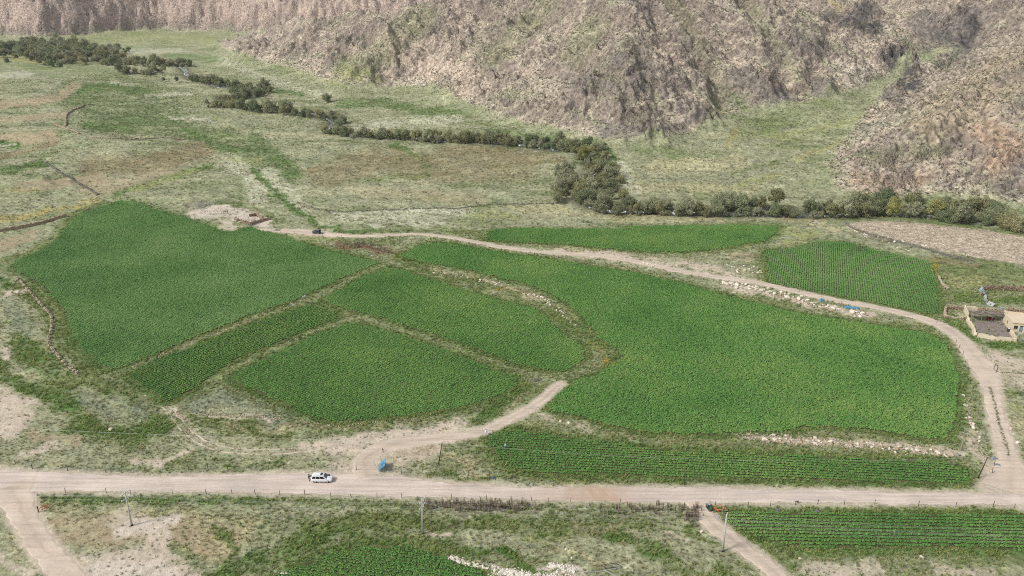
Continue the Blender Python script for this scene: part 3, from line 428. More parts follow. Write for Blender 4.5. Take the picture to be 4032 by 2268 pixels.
def leaf_mat(name, cols, rough=.65, wscale=.06, spread=.35):
    m, nt, b = newmat(name); g = N(nt, 'ShaderNodeNewGeometry'); oi = N(nt, 'ShaderNodeObjectInfo')
    n = tex_noise(nt, wscale, 4, .6, g.outputs['Position'])
    md = N(nt, 'ShaderNodeMath', operation='MULTIPLY_ADD'); nt.links.new(oi.outputs['Random'], md.inputs[0]); md.inputs[1].default_value = spread; nt.links.new(n.outputs['Fac'], md.inputs[2])
    sb = N(nt, 'ShaderNodeMath', operation='SUBTRACT'); nt.links.new(md.outputs[0], sb.inputs[0]); sb.inputs[1].default_value = spread * .5
    st = [(.25 + .5 * i / (len(cols) - 1), c) for i, c in enumerate(cols)]
    c = ramp(nt, sb.outputs[0], st)
    nt.links.new(c, b.inputs['Base Color']); b.inputs['Roughness'].default_value = rough; b.inputs['Specular IOR Level'].default_value = .2
    tr = N(nt, 'ShaderNodeBsdfTranslucent'); nt.links.new(c, tr.inputs[0]); mx = N(nt, 'ShaderNodeMixShader'); mx.inputs[0].default_value = .3
    nt.links.new(b.outputs[0], mx.inputs[1]); nt.links.new(tr.outputs[0], mx.inputs[2]); nt.links.new(mx.outputs[0], nt.nodes['Material Output'].inputs[0])
    return m

# ------------------------------------------------------------------ object helpers
def tag(o, label, cat, group=None, kind=None):
    o['label'] = label; o['category'] = cat
    if group: o['group'] = group
    if kind: o['kind'] = kind
    return o
def thing(name, label, cat, loc=(0, 0, 0), rz=0., group=None):
    o = bpy.data.objects.new(name, None); C.objects.link(o); o.location = loc; o.rotation_euler = (0, 0, rz); o.empty_display_size = .3
    return tag(o, label, cat, group)
def link(name, me, mat=None, parent=None):
    o = bpy.data.objects.new(name, me); C.objects.link(o)
    if mat is not None and not me.materials: me.materials.append(mat)
    if parent is not None: o.parent = parent
    return o
def from_np(name, V, F, mat=None, smooth=False):
    me = bpy.data.meshes.new(name); V = np.asarray(V, np.float32); F = np.asarray(F, np.int32); k = F.shape[1]
    me.vertices.add(len(V)); me.vertices.foreach_set('co', V.ravel()); me.loops.add(F.size); me.loops.foreach_set('vertex_index', F.ravel())
    me.polygons.add(len(F)); me.polygons.foreach_set('loop_start', np.arange(len(F), dtype=np.int32) * k)
    me.update(calc_edges=True)
    if smooth: me.polygons.foreach_set('use_smooth', np.ones(len(F), bool))
    if mat is not None: me.materials.append(mat)
    return me
def bm_mesh(name, bm, mat=None, smooth=False):
    bmesh.ops.recalc_face_normals(bm, faces=bm.faces)
    me = bpy.data.meshes.new(name); bm.to_mesh(me); bm.free()
    if smooth: me.polygons.foreach_set('use_smooth', [True] * len(me.polygons))
    if mat is not None: me.materials.append(mat)
    return me
def b_box(bm, c, s, rot=None, bev=0.):
    r = bmesh.ops.create_cube(bm, size=1.0); vs = r['verts']
    M = Matrix.Translation(c) @ (rot if rot is not None else Matrix.Identity(4)) @ Matrix.Diagonal((*s, 1))
    bmesh.ops.transform(bm, matrix=M, verts=vs)
    if bev:
        es = list({e for v in vs for e in v.link_edges}); bmesh.ops.bevel(bm, geom=es, offset=bev, segments=2, affect='EDGES')
def b_tube(bm, pts, r, n=6, r2=None):
    """tube along points, tapering r -> r2"""
    pts = [Vector(p) for p in pts]; rings = []
    for i, p in enumerate(pts):
        t = (pts[min(i + 1, len(pts) - 1)] - pts[max(i - 1, 0)]).normalized()
        u = t.cross(Vector((0, 0, 1)) if abs(t.z) < .9 else Vector((1, 0, 0))).normalized(); v = t.cross(u)
        q = r if r2 is None else r + (r2 - r) * i / (len(pts) - 1)
        rings.append([bm.verts.new(p + (u * math.cos(a) + v * math.sin(a)) * q) for a in [6.28319 * k / n for k in range(n)]])
    for a, b in zip(rings, rings[1:]):
        for k in range(n): bm.faces.new((a[k], a[(k + 1) % n], b[(k + 1) % n], b[k]))
    bm.faces.new(rings[0]); bm.faces.new(rings[-1][::-1])
def part(name, fn, mat, parent, smooth=False):
    bm = bmesh.new(); fn(bm); return link(name, bm_mesh(name, bm, mat, smooth), None, parent)
def on(v, dz=0.): return Vector((v[0], v[1], float(hz(v[0], v[1])) + dz))

# ------------------------------------------------------------------ the ground mesh, split into valley floor and slopes
print('terrain', NR, NA)
gcol, gwt = paint(GX, GY, GZ, GD1, GD2, GD3)
vid = np.arange(NR * NA).reshape(NR, NA)
quads = np.stack([vid[:-1, :-1], vid[:-1, 1:], vid[1:, 1:], vid[1:, :-1]], -1).reshape(-1, 4)
rockv = gwt['rock']; rq = (rockv[:-1, :-1] + rockv[1:, 1:] + rockv[:-1, 1:] + rockv[1:, :-1]).reshape(-1) / 4
GV = np.stack([GX, GY, GZ], -1).reshape(-1, 3)
calm = 1 - .6 * np.clip(gwt['bare'], 0, 1)
rgba = np.concatenate([gcol, calm[..., None]], -1).reshape(-1, 4).astype(np.float32)
def sub_ground(name, sel, mat):
    q = quads[sel]; used = np.unique(q); mp = np.full(NR * NA, -1, np.int64); mp[used] = np.arange(len(used))
    me = from_np(name, GV[used], mp[q], mat, True)
    at = me.color_attributes.new('col', 'FLOAT_COLOR', 'POINT'); at.data.foreach_set('color', rgba[used].ravel())
    o = link(name, me); o['kind'] = 'structure'; return o
d3q = GD3.reshape(-1)[quads].mean(1); d2q = GD2.reshape(-1)[quads].mean(1); isr = rq > .5
MG, MR = ground_mat('valley_ground', False), ground_mat('rocky_slope', True)
gy = GV[quads].mean(1)
o = sub_ground('valley_ground', ~isr, MG); tag(o, 'grassy valley floor with dry khaki patches between the crop fields', 'ground', kind='structure')
far = isr & (d3q > -5); spur = isr & ~far & (d2q > -2); mainm = isr & ~far & ~spur
o = sub_ground('mountain_slope', mainm, MR); tag(o, 'long scrubby tan mountainside rising behind the river', 'mountain', kind='structure')
o = sub_ground('mountain_spur', spur, MR); tag(o, 'orange tinted rocky spur on the near side of the side canyon', 'mountain', kind='structure')
o = sub_ground('cliff', far, MR); tag(o, 'steep pinkish buttressed cliffs beyond the far willow thicket', 'cliff', kind='structure')

# ------------------------------------------------------------------ roads and river
def ribbon(name, left, right, mat, dz, label, cat, nx=8, ragged=.7, attrs=None, ruts=None):
    n = len(left); V = []; D = []
    for i in range(n):
        l = np.array(left[i][:2]); r = np.array(right[i][:2]); u = (r - l) / max(np.linalg.norm(r - l), 1e-6)
        l = l + u * ragged * float(noise(l[0] / 2.1, l[1] / 2.1, 201) + .6 * noise(l[0] / 7, l[1] / 7, 203)); r = r + u * ragged * float(noise(r[0] / 2.1, r[1] / 2.1, 202) + .6 * noise(r[0] / 7, r[1] / 7, 204))
        for k in range(nx + 1):
            p = l + (r - l) * k / nx; V.append((p[0], p[1], 0))
    V = np.array(V); V[:, 2] = hz(V[:, 0], V[:, 1]) + dz
    ids = np.arange(n * (nx + 1)).reshape(n, nx + 1); V[ids[:, 0], 2] -= dz + .06; V[ids[:, -1], 2] -= dz + .06      # edges run out below the ground
    F = np.stack([ids[:-1, :-1], ids[:-1, 1:], ids[1:, 1:], ids[1:, :-1]], -1).reshape(-1, 4)
    me = from_np(name, V, F, mat, True)
    if attrs is not None:
        a = me.attributes.new('damp', 'FLOAT', 'POINT'); a.data.foreach_set('value', attrs(V).astype(np.float32))
    if ruts:      # worn wheel lines: lateral position 0..1, width, strength
        t = np.tile(np.linspace(0, 1, nx + 1), n); al = np.repeat(np.arange(n), nx + 1) * .9; v = np.zeros(len(V))
        for (c_, w_, s_) in ruts: v += s_ * np.exp(-((t - c_ - .035 * noise(al / 30, np.full(len(V), c_ * 50), 91)) / w_) ** 2) * np.clip(.75 + .9 * noise(al / 14, np.full(len(V), c_ * 90), 92), 0, 1.3)
        a = me.attributes.new('rut', 'FLOAT', 'POINT'); a.data.foreach_set('value', np.clip(v, -1, 1).astype(np.float32))
    o = link(name, me); return tag(o, label, cat, kind='structure')
M_ROAD = dirt_mat('road_dirt', col(229, 212, 198), damp=col(196, 166, 138)); M_TRK = dirt_mat('track_dirt', col(226, 208, 188))
a = smooth_line(RNW, .9); nA = len(a); b = smooth_line(RSW, .9); b = b[np.linspace(0, len(b) - 1, nA).astype(int)]
tt = np.linspace(0, 1, nA)
L0 = np.column_stack([np.interp(tt, np.linspace(0, 1, len(a)), a[:, i]) for i in range(3)]); 
pdam = P(1525, 1243)
ribbon('main_road', L0, b, M_ROAD, .05, 'wide pale gravel road crossing between the crop fields', 'road', 30, .8, ruts=[(.16, .02, .22), (.3, .025, .3), (.38, .02, .2), (.55, .03, .28), (.63, .02, .2), (.8, .03, .25), (.04, .04, .1), (.97, .04, .1)], attrs=lambda V: np.clip(np.exp(-((V[:, 0] - pdam.x) / 5.0) ** 2) * .9 + .5 * np.exp(-((V[:, 0] - pdam.x + 8) / 7.0) ** 2), 0, 1) * (.75 + .4 * noise(V[:, 0] / 1.4, V[:, 1] / 5, 7)))
TLAB = {'lane': ('farm_lane', 'narrow dirt lane winding past the black jeep to the farmhouse'), 'gate_track': ('field_track', 'sandy track from the road past the blue banner into the fields'),
        'wheel_track': ('wheel_track', 'faint worn wheel track curving through the rough grass'), 'left_track': ('dirt_track', 'dirt track branching from the road beside the red rail'), 'right_track': ('dirt_track', 'dirt track running from the road past the orange gate')}
for q, (k, tl) in enumerate(TL.items()):
    tl = smooth_line(TW[k], .8); t = np.gradient(tl[:, :2], axis=0); t /= np.linalg.norm(t, axis=1)[:, None]; nn = np.stack([-t[:, 1], t[:, 0]], 1)
    if k in ('wheel_track',) :
        for s_ in (-1, 1):
            c_ = tl[:, :2] + nn * s_ * (tl[:, 3:4] * .75); w_ = np.minimum(tl[:, 3:4] * .35, .34)
            ribbon('wheel_rut', c_ + nn * w_, c_ - nn * w_, M_TRK, .05 + .004 * q, 'worn sandy wheel rut curving through the rough grass', 'track', 2, .4)
    else:
        ribbon(TLAB[k][0], tl[:, :2] + nn * tl[:, 3:4], tl[:, :2] - nn * tl[:, 3:4], M_TRK, .054 + .004 * q, TLAB[k][1], 'track', 16, .6, ruts=[(.5, .11, .45 if k != 'lane' else .35), (.3, .04, .12), (.72, .04, .12)])
def water_mat():
    m, nt, b = newmat('stream_water'); g = N(nt, 'ShaderNodeNewGeometry'); n = tex_noise(nt, .55, 5, .65, g.outputs['Position'])
    nt.links.new(ramp(nt, n.outputs['Fac'], [(.42, (.05, .06, .05)), (.55, (.12, .14, .13)), (.64, (.7, .72, .72))]), b.inputs['Base Color'])
    nt.links.new(ramp(nt, n.outputs['Fac'], [(.45, (.12,)), (.58, (.7,))]), b.inputs['Roughness']); b.inputs['Specular IOR Level'].default_value = .5
    bp = N(nt, 'ShaderNodeBump'); bp.inputs['Distance'].default_value = .3; nt.links.new(n.outputs['Fac'], bp.inputs['Height']); nt.links.new(bp.outputs[0], b.inputs['Normal'])
    return m
tl = RVL; t = np.gradient(tl[:, :2], axis=0); t /= np.linalg.norm(t, axis=1)[:, None]; nn = np.stack([-t[:, 1], t[:, 0]], 1)
ribbon('stream', tl[:, :2] + nn * tl[:, 3:4] * .6, tl[:, :2] - nn * tl[:, 3:4] * .6, water_mat(), .45, 'shallow foaming mountain stream winding between the willows', 'stream', 4, .6)


# ------------------------------------------------------------------ scattered plants (one object per kind of cover)
def quads_mesh(name, Q, mat):
    """Q: n x 4 x 3 array of quads"""
    Q = np.asarray(Q, float); return from_np(name, Q.reshape(-1, 3), np.arange(len(Q) * 4).reshape(-1, 4), mat)
def blades(rng, n, h, spread, wd, lean):
    Q = []
    for i in range(n):
        a = rng.uniform(0, 6.283); r = rng.uniform(0, spread); hh = h * rng.uniform(.6, 1.1); l = lean * rng.uniform(.3, 1.2)
        b = np.array([r * math.cos(a), r * math.sin(a), 0]); o = np.array([math.cos(a + rng.uniform(-.6, .6)), math.sin(a + rng.uniform(-.6, .6)), 0]); s = np.array([-o[1], o[0], 0]) * wd
        m = b + o * l * .35 * hh + np.array([0, 0, hh * .6]); t = b + o * l * hh + np.array([0, 0, hh])
        Q.append([b - s, b + s, m + s * .8, m - s * .8]); Q.append([m - s * .8, m + s * .8, t + s * .15, t - s * .15])
    return Q
def leaves(rng, n, c, rad, size, up=.5, flat_=1.):
    """leaf quads spread through an ellipsoid, facing outward and up"""
    un = lambda v: v / np.linalg.norm(v, axis=1)[:, None]
    d = un(rng.normal(size=(n, 3))); p = np.array(c) + d * np.array(rad) * (rng.uniform(.55, 1.0, n) ** .6)[:, None]
    nrm = un(d + np.array([0, 0, up]) + rng.normal(size=(n, 3)) * .55); u = un(np.cross(nrm, rng.normal(size=(n, 3)))); v = np.cross(nrm, u) * flat_; s = (size * rng.uniform(.6, 1.3, n))[:, None]
    return list(np.stack([p - u * s, p - v * s * .55, p + u * s, p + v * s * .55], 1))
def crop_plant(rng, h=.42, r=.36):
    Q = []; n = 11
    for i in range(n):
        a = i * 2.4 + rng.uniform(-.3, .3); q = rng.uniform(.55, 1.0) if i < 8 else rng.uniform(.1, .4); o = np.array([math.cos(a), math.sin(a), 0]); s = np.array([-o[1], o[0], 0]) * r * .36 * rng.uniform(.8, 1.2)
        z0 = h * (.62 if i < 8 else .85); b = o * r * q * .25 + np.array([0, 0, z0 * .7]); m = o * r * q * .7 + np.array([0, 0, z0 * rng.uniform(1., 1.2)]); t = o * r * q * 1.1 + np.array([0, 0, z0 * rng.uniform(.6, .9)])
        Q.append([b - s * .6, b + s * .6, m + s, m - s]); Q.append([m - s, m + s, t + s * .35, t - s * .35])
    Q += leaves(rng, 6, (0, 0, h * .35), (r * .6, r * .6, h * .3), r * .3, .3)
    return Q
PROTO = {}
def protos(key, meshes):
    c = bpy.data.collections.new(key)          # a library collection, not part of the scene
    for i, me in enumerate(meshes):
        o = bpy.data.objects.new('%s_%02d' % (key, i), me); c.objects.link(o)
    PROTO[key] = (c, len(meshes)); return c
def scatter(name, pts, key, scale, label, cat, rot=None, tilt=.0, seed=1):
    rng = np.random.default_rng(seed); n = len(pts); me = bpy.data.meshes.new(name); me.vertices.add(n); me.vertices.foreach_set('co', np.asarray(pts, np.float32).ravel())
    r = np.zeros((n, 3), np.float32); r[:, 2] = rng.uniform(0, 6.283, n) if rot is None else rot; r[:, 0] = rng.normal(size=n) * tilt; r[:, 1] = rng.normal(size=n) * tilt
    s = np.asarray(scale, np.float32); s = np.repeat(s[:, None], 3, 1) if s.ndim == 1 else s
    for nm, v in (('prot', r), ('pscl', s)):
        a = me.attributes.new(nm, 'FLOAT_VECTOR', 'POINT'); a.data.foreach_set('vector', v.ravel())
    a = me.attributes.new('pidx', 'INT', 'POINT'); a.data.foreach_set('value', rng.integers(0, PROTO[key][1], n).astype(np.int32))
    o = link(name, me); g = bpy.data.node_groups.new('scatter_' + name, 'GeometryNodeTree')
    g.interface.new_socket('Geometry', in_out='INPUT', socket_type='NodeSocketGeometry'); g.interface.new_socket('Geometry', in_out='OUTPUT', socket_type='NodeSocketGeometry')
    gi = g.nodes.new('NodeGroupInput'); go = g.nodes.new('NodeGroupOutput'); ip = g.nodes.new('GeometryNodeInstanceOnPoints'); ci = g.nodes.new('GeometryNodeCollectionInfo')
    ci.inputs['Collection'].default_value = PROTO[key][0]; ci.inputs['Separate Children'].default_value = True; ci.inputs['Reset Children'].default_value = True
    def at(nm, ty):
        q = g.nodes.new('GeometryNodeInputNamedAttribute'); q.data_type = ty; q.inputs['Name'].default_value = nm; return q.outputs['Attribute']
    L = g.links.new; L(gi.outputs[0], ip.inputs['Points']); L(ci.outputs[0], ip.inputs['Instance']); ip.inputs['Pick Instance'].default_value = True
    L(at('pidx', 'INT'), ip.inputs['Instance Index']); L(at('pscl', 'FLOAT_VECTOR'), ip.inputs['Scale'])
    er = g.nodes.new('FunctionNodeEulerToRotation'); L(at('prot', 'FLOAT_VECTOR'), er.inputs[0]); L(er.outputs[0], ip.inputs['Rotation'])
    L(ip.outputs[0], go.inputs[0])
    md = o.modifiers.new('scatter', 'NODES'); md.node_group = g
    return tag(o, label, cat, kind='stuff')

rg = np.random.default_rng(11)
L_CROP = leaf_mat('crop_leaf', [col(106,158,78), col(126,178,92), col(142,188,100), col(170,202,112)], wscale=.03, spread=.3)
L_CROPB = leaf_mat('crop_leaf_blue', [col(110,160,84), col(132,180,100), col(148,190,112), col(166,200,122)], wscale=.03, spread=.3)
L_WEED = leaf_mat('weed_leaf', [col(116,144,74), col(140,166,88), col(168,184,108), col(200,198,130)], wscale=.09, spread=.5)
L_STRAW = leaf_mat('straw_blade', [col(166,160,110), col(206,196,144), col(228,218,174)], wscale=.09, spread=.7)
L_SAGE = leaf_mat('sage_leaf', [col(104,114,88), col(142,150,118), col(176,182,148)], wscale=.05, spread=.8)
L_SCRUB = leaf_mat('scrub_leaf', [col(92,92,66), col(122,120,88), col(158,152,116)], wscale=.03, spread=.9)
L_REED = leaf_mat('dry_reed', [col(140,126,108), col(168,152,128), col(194,176,148)], wscale=.2, spread=.8)
L_WEEDF = leaf_mat('meadow_leaf', [col(120,142,86), col(144,160,102), col(172,180,126)], wscale=.04, spread=.5)
L_FLOWER = leaf_mat('yellow_flower', [col(224,192,60), col(244,216,84)], wscale=.2, spread=.8)
protos('crop', [quads_mesh('crop_plant', crop_plant(rg), L_CROP) for i in range(4)])
protos('cropb', [quads_mesh('crop_plant', crop_plant(rg), L_CROPB) for i in range(4)])
protos('weed', [quads_mesh('weed', blades(rg, 9, .75, .28, .035, .5) + leaves(rg, 14, (0, 0, .3), (.32, .32, .28), .13), L_WEED) for i in range(4)])
protos('weedf', [quads_mesh('weed', leaves(rg, 26, (0, 0, .2), (.4, .4, .22), .13), L_WEEDF) for i in range(4)])
protos('straw', [quads_mesh('straw', blades(rg, 22, .62, .2, .022, .75), L_STRAW) for i in range(4)])
protos('sage', [quads_mesh('sage', leaves(rg, 26, (0, 0, .16), (.34, .34, .2), .1), L_SAGE) for i in range(4)])
protos('scrub', [quads_mesh('scrub', leaves(rg, 34, (0, 0, .3), (.55, .55, .36), .17), L_SCRUB) for i in range(4)])
protos('reed', [quads_mesh('reed', blades(rg, 12, 1.5, .25, .035, .2) + leaves(rg, 8, (0, 0, 1.2), (.2, .2, .35), .1), L_REED) for i in range(3)])
protos('flower', [quads_mesh('flower', leaves(rg, 22, (0, 0, .6), (.35, .35, .18), .1), L_FLOWER) for i in range(2)])

CROPS = {'F1': ('cropb', (300,506), (955,661), .7, 'dense bluish green crop filling the big field below the stone ruin'), 'F2': ('crop', (1459,793), (2400,925), .74, 'dense green crop in the widest field bounded by the boulder lane'),
 'F3': ('crop', (318,945), (790,768), .95, 'rows of green crop in the long narrow strip beside the big field'), 'F4': ('crop', (978,673), (1459,866), .75, 'green crop in the rounded plot below the stony grass bank'),
 'F5': ('crop', (875,815), (1310,960), .75, 'green crop in the triangular plot above the sandy junction'), 'F6': ('crop', (1300,590), (1900,590), .75, 'green crop in the thin field along the river willows'),
 'F7': ('cropb', (2130,611), (2140,745), .78, 'ridged green crop in the square plot beside the farm lane'), 'F9': ('crop', (1400,1140), (2300,1185), .95, 'green crop rows in the strip along the north of the road'),
 'F10': ('crop', (1850,1310), (2500,1320), .95, 'yellowing green crop rows in the plot beside the orange gate'), 'F11': ('crop', (830,1400), (1180,1449), .8, 'green crop beside the patch of white stones')}
for q, (k, (pk, a, b, rs, lab)) in enumerate(CROPS.items()):
    f = FW[k]; A = trace([a, b]); u = (A[1] - A[0])[:2]; u /= np.linalg.norm(u); v = np.array([-u[1], u[0]])
    loc = f[:, :2] @ np.stack([u, v], 1); lo, hi = loc.min(0), loc.max(0)
    ru = np.arange(lo[0], hi[0], .42); rv = np.arange(lo[1], hi[1], rs); U, V_ = np.meshgrid(ru, rv); U = U.ravel() + rg.uniform(-.16, .16, U.size); V_ = V_.ravel() + rg.normal(size=V_.size) * .06
    X = U * u[0] + V_ * v[0]; Y = U * u[1] + V_ * v[1]; d = sdist(X, Y, f)[0]
    gap = fbm(X / 6, Y / 6, 300 + q, 3) ; keep = (d > .35 + 1.1 * fbm(X / 4, Y / 4, 5, 3)) & (gap > -.62 - .12 * rg.uniform(size=X.size)) & (np.arctan2(np.abs(X), Y) < math.radians(44)) & (Y > 92)
    X, Y = X[keep], Y[keep]; n = len(X); g2 = fbm(X / 14, Y / 14, 320 + q, 3)
    s = ((1.08 if k in ('F1', 'F2') else .98) + .1 * g2) * rg.uniform(.8, 1.2, n); S = np.stack([s * 1.08, s * 1.08, s * rg.uniform(.8, 1.2, n)], 1)
    scatter('crop_field', np.stack([X, Y, hz(X, Y)], 1), pk, S, lab, 'crop', tilt=.08, seed=q)
    print(k, n)

# wild cover: sample the ground in view, weight by what grows there
def sample_ground(n, y0, y1, seed, amax=41):
    r = np.random.default_rng(seed); R = np.sqrt(r.uniform(y0 * y0, y1 * y1, n)); A = np.radians(r.uniform(-amax, amax, n)); X = R * np.sin(A); Y = R * np.cos(A); Z = hz(X, Y)
    px, py = project(X, Y, Z); k = (py < 1540) & (px > -120) & (px < 2700)
    X, Y, Z = X[k], Y[k], Z[k]; c, wt = paint(X, Y, Z, _grid(X, Y, GD1), _grid(X, Y, GD2), _grid(X, Y, GD3)); return X, Y, Z, wt, r
def cover(n, y0, y1, seed, kinds, sc, tagtxt, amax=41):
    X, Y, Z, wt, r = sample_ground(n, y0, y1, seed, amax); u = r.uniform(size=len(X)); done = np.zeros(len(X), bool)
    for k, dens, lab, cat in kinds:
        sl = _grid(X, Y, GSL)
        wgt = {'weed': wt['weed'], 'weedf': wt['weed'], 'straw': np.clip(wt['straw'], 0, 1), 'sage': np.clip(wt['sage'], 0, 1), 'scrub': wt['rock'] * (1 - .75 * sstep(.6, 1.1, sl))}[k] * dens
        m = (~done) & (r.uniform(size=len(X)) < wgt); done |= m; p = np.stack([X, Y, Z], 1)[m]
        scatter({'weed': 'weeds', 'weedf': 'meadow_growth', 'straw': 'dry_grass', 'sage': 'sage_cover', 'scrub': 'mountain_scrub'}[k], p, k, sc * r.uniform(.55, 1.35, len(p)), lab, cat, tilt=.15, seed=seed)
        print(tagtxt, k, len(p))
cover(120000, 96, 190, 31, [('weed', .8, 'tangled green weeds along the road and field banks', 'weeds'), ('straw', .42, 'pale dry bunch grass tufts beside the road', 'grass'), ('sage', .30, 'low grey green cushion plants on the dry soil by the road', 'shrubs')], .72, 'near')
cover(110000, 190, 300, 32, [('weed', .75, 'tall green weeds on the banks between the upper fields', 'weeds'), ('straw', .4, 'pale bunch grass on the rough ground around the ruin', 'grass'), ('sage', .28, 'grey green cushion plants around the farmhouse', 'shrubs')], .9, 'mid')
cover(330000, 300, 900, 33, [('weedf', .5, 'damp green meadow growth near the river willows', 'weeds'), ('straw', .3, 'pale tussock grass across the far valley floor', 'grass'), ('sage', .35, 'grey green cushion plants dotting the far valley floor', 'shrubs')], 1.35, 'far')
cover(230000, 380, 900, 34, [('scrub', .5, 'dark olive scrub speckling the mountainside', 'scrub')], .95, 'mountain')
def spot_scatter(name, key, spots, scl, lab, cat, seed):
    r = np.random.default_rng(seed); pts = []
    for (a, b, w_, h_, n) in spots: pts += [(a + r.normal() * w_ * .5, b + r.normal() * h_ * .5) for _ in range(n)]
    p = trace(pts); return scatter(name, p, key, scl * r.uniform(.7, 1.3, len(p)), lab, cat, tilt=.12, seed=seed)
spot_scatter('dry_reeds', 'reed', [(1150,1274,140,12,110),(1240,1277,110,12,170),(1640,1284,180,12,90),(1740,1300,24,16,40)], .8, 'withered purple brown reeds standing in the ditch south of the road', 'reeds', 5)
spot_scatter('red_weeds', 'reed', [(900,618,70,8,120),(960,632,30,8,50)], .8, 'reddish dying weeds beside the crop corner below the jeep lane', 'weeds', 6)
spot_scatter('yellow_flowers', 'flower', [(2352,672,8,14,40),(1525,915,16,10,24),(1262,730,20,7,18),(1000,652,40,6,16),(1500,870,30,12,10)], .9, 'patches of yellow blossom on the field banks', 'flowers', 8)

# stubble rows on the fallow, grass strip between the ruts of the lane
A = trace([(2200, 570), (2560, 625)]); u = (A[1] - A[0])[:2]; u /= np.linalg.norm(u); v = np.array([-u[1], u[0]]); loc = F8W[:, :2] @ np.stack([u, v], 1); lo, hi = loc.min(0), loc.max(0)
U, V_ = np.meshgrid(np.arange(lo[0], hi[0], .55), np.arange(lo[1], hi[1], 1.3)); U = U.ravel() + rg.uniform(-.3, .3, U.size); V_ = V_.ravel() + rg.normal(size=V_.size) * .16; X = U * u[0] + V_ * v[0]; Y = U * u[1] + V_ * v[1]; k = (sdist(X, Y, F8W)[0] > .3) & (rg.uniform(size=X.size) < .75); X, Y = X[k], Y[k]
protos('stubble', [quads_mesh('stubble', leaves(rg, 8, (0, 0, .05), (.3, .16, .06), .12) + blades(rg, 5, .2, .2, .03, .8), leaf_mat('stubble_leaf', [col(180,160,132), col(214,196,166), col(236,222,196)], wscale=.1, spread=.8)) for i in range(3)])
scatter('stubble', np.stack([X, Y, hz(X, Y)], 1), 'stubble', rg.uniform(.7, 1.4, len(X)), 'pale stubble rows on the harvested fallow field', 'stubble', rot=math.atan2(u[1], u[0]) + rg.normal(size=len(X)) * .3, seed=12)
q = smooth_line(trace([(2490, 975), (2503, 1020), (2512, 1060), (2526, 1105), (2538, 1145)])[:, :2], .2); q = q + rg.normal(size=q.shape) * .16; q = q[rg.uniform(size=len(q)) < .8]
scatter('lane_grass', np.stack([q[:, 0], q[:, 1], hz(q[:, 0], q[:, 1]) + .05], 1), 'sage', .7 * rg.uniform(.6, 1.2, len(q)), 'strip of low grass between the wheel ruts of the lane', 'grass', seed=13)
# ------------------------------------------------------------------ willows along the stream
L_CROWN = [leaf_mat('willow_leaf_grey', [col(146,152,114), col(172,176,136), col(196,196,158)], wscale=.5, spread=.5), leaf_mat('willow_leaf_olive', [col(150,152,106), col(174,172,124), col(196,190,142)], wscale=.5, spread=.5),
           leaf_mat('willow_leaf_dark', [col(122,138,98), col(148,160,116), col(170,178,134)], wscale=.5, spread=.5), leaf_mat('willow_leaf_yellow', [col(158,160,96), col(180,180,110), col(198,194,124)], wscale=.5, spread=.5)]
BARK = flat('willow_bark', col(110, 96, 80), .9)
def tree_mesh(seed, W=8.4, H=7.0):
    r = np.random.default_rng(seed); Q = []; lumps = []
    ex = r.uniform(.75, 1.2); W = W * ex; H = H / ex ** .5
    for i in range(22):
        a = r.uniform(0, 6.283); q = r.uniform(.1, .8) * W / 2; z = H * r.uniform(.16, .8 - .25 * q / W); lumps.append((q * math.cos(a), q * math.sin(a), z, W * r.uniform(.09, .19)))
    lumps.append((r.normal() * .5, r.normal() * .5, H * .84, W * .15)); lumps.append((r.normal() * .4, r.normal() * .4, H * .46, W * .26))
    for (x, y, z, q) in lumps:
        Q += leaves(r, int(130 * (q / 1.3) ** 2) + 36, (x, y, z), (q, q, q * .9), .24, .35)
        for w_ in range(5):       # loose shoots breaking the outline
            d = r.normal(size=3); d[2] = abs(d[2]) + .5; d /= np.linalg.norm(d); p = np.array([x, y, z]) + d * q * .8; u = np.cross(d, r.normal(size=3)); u = u / np.linalg.norm(u) * .1; e = p + d * q * r.uniform(.5, 1.1)
            Q.append([p - u, p + u, e + u * .4, e - u * .4])
    bm = bmesh.new(); top = Vector((r.normal() * .3, r.normal() * .3, H * .45))
    b_tube(bm, [(0, 0, -.3), Vector((r.normal() * .15, r.normal() * .15, H * .2)), top], .26, 6, .16)
    for (x, y, z, q) in lumps[:9]:
        st = Vector((0, 0, H * r.uniform(.16, .36))); en = Vector((x, y, z)); b_tube(bm, [st, st.lerp(en, .5) + Vector((0, 0, .3)), en], .1, 5, .035)
    return Q, bm_mesh('trunk', bm, BARK)
TREES = []
for i in range(10):
    Q, tm = tree_mesh(500 + i, 8.6 * (1 + .12 * math.sin(i * 2.1)), 6.9 * (1 + .1 * math.cos(i * 1.7)))
    TREES.append([tm, [quads_mesh('crown', Q, L_CROWN[k]) for k in range(4)]])
KIND = ['grey green', 'olive green', 'dark green', 'yellow green']
SPOTS = []
def size_word(s): return 'small ' if s < .75 else 'large ' if s > 1.2 else ''
def plant_tree(x, y, s, var, k, label, group): SPOTS.append((x, y, s, var, k, label, group))
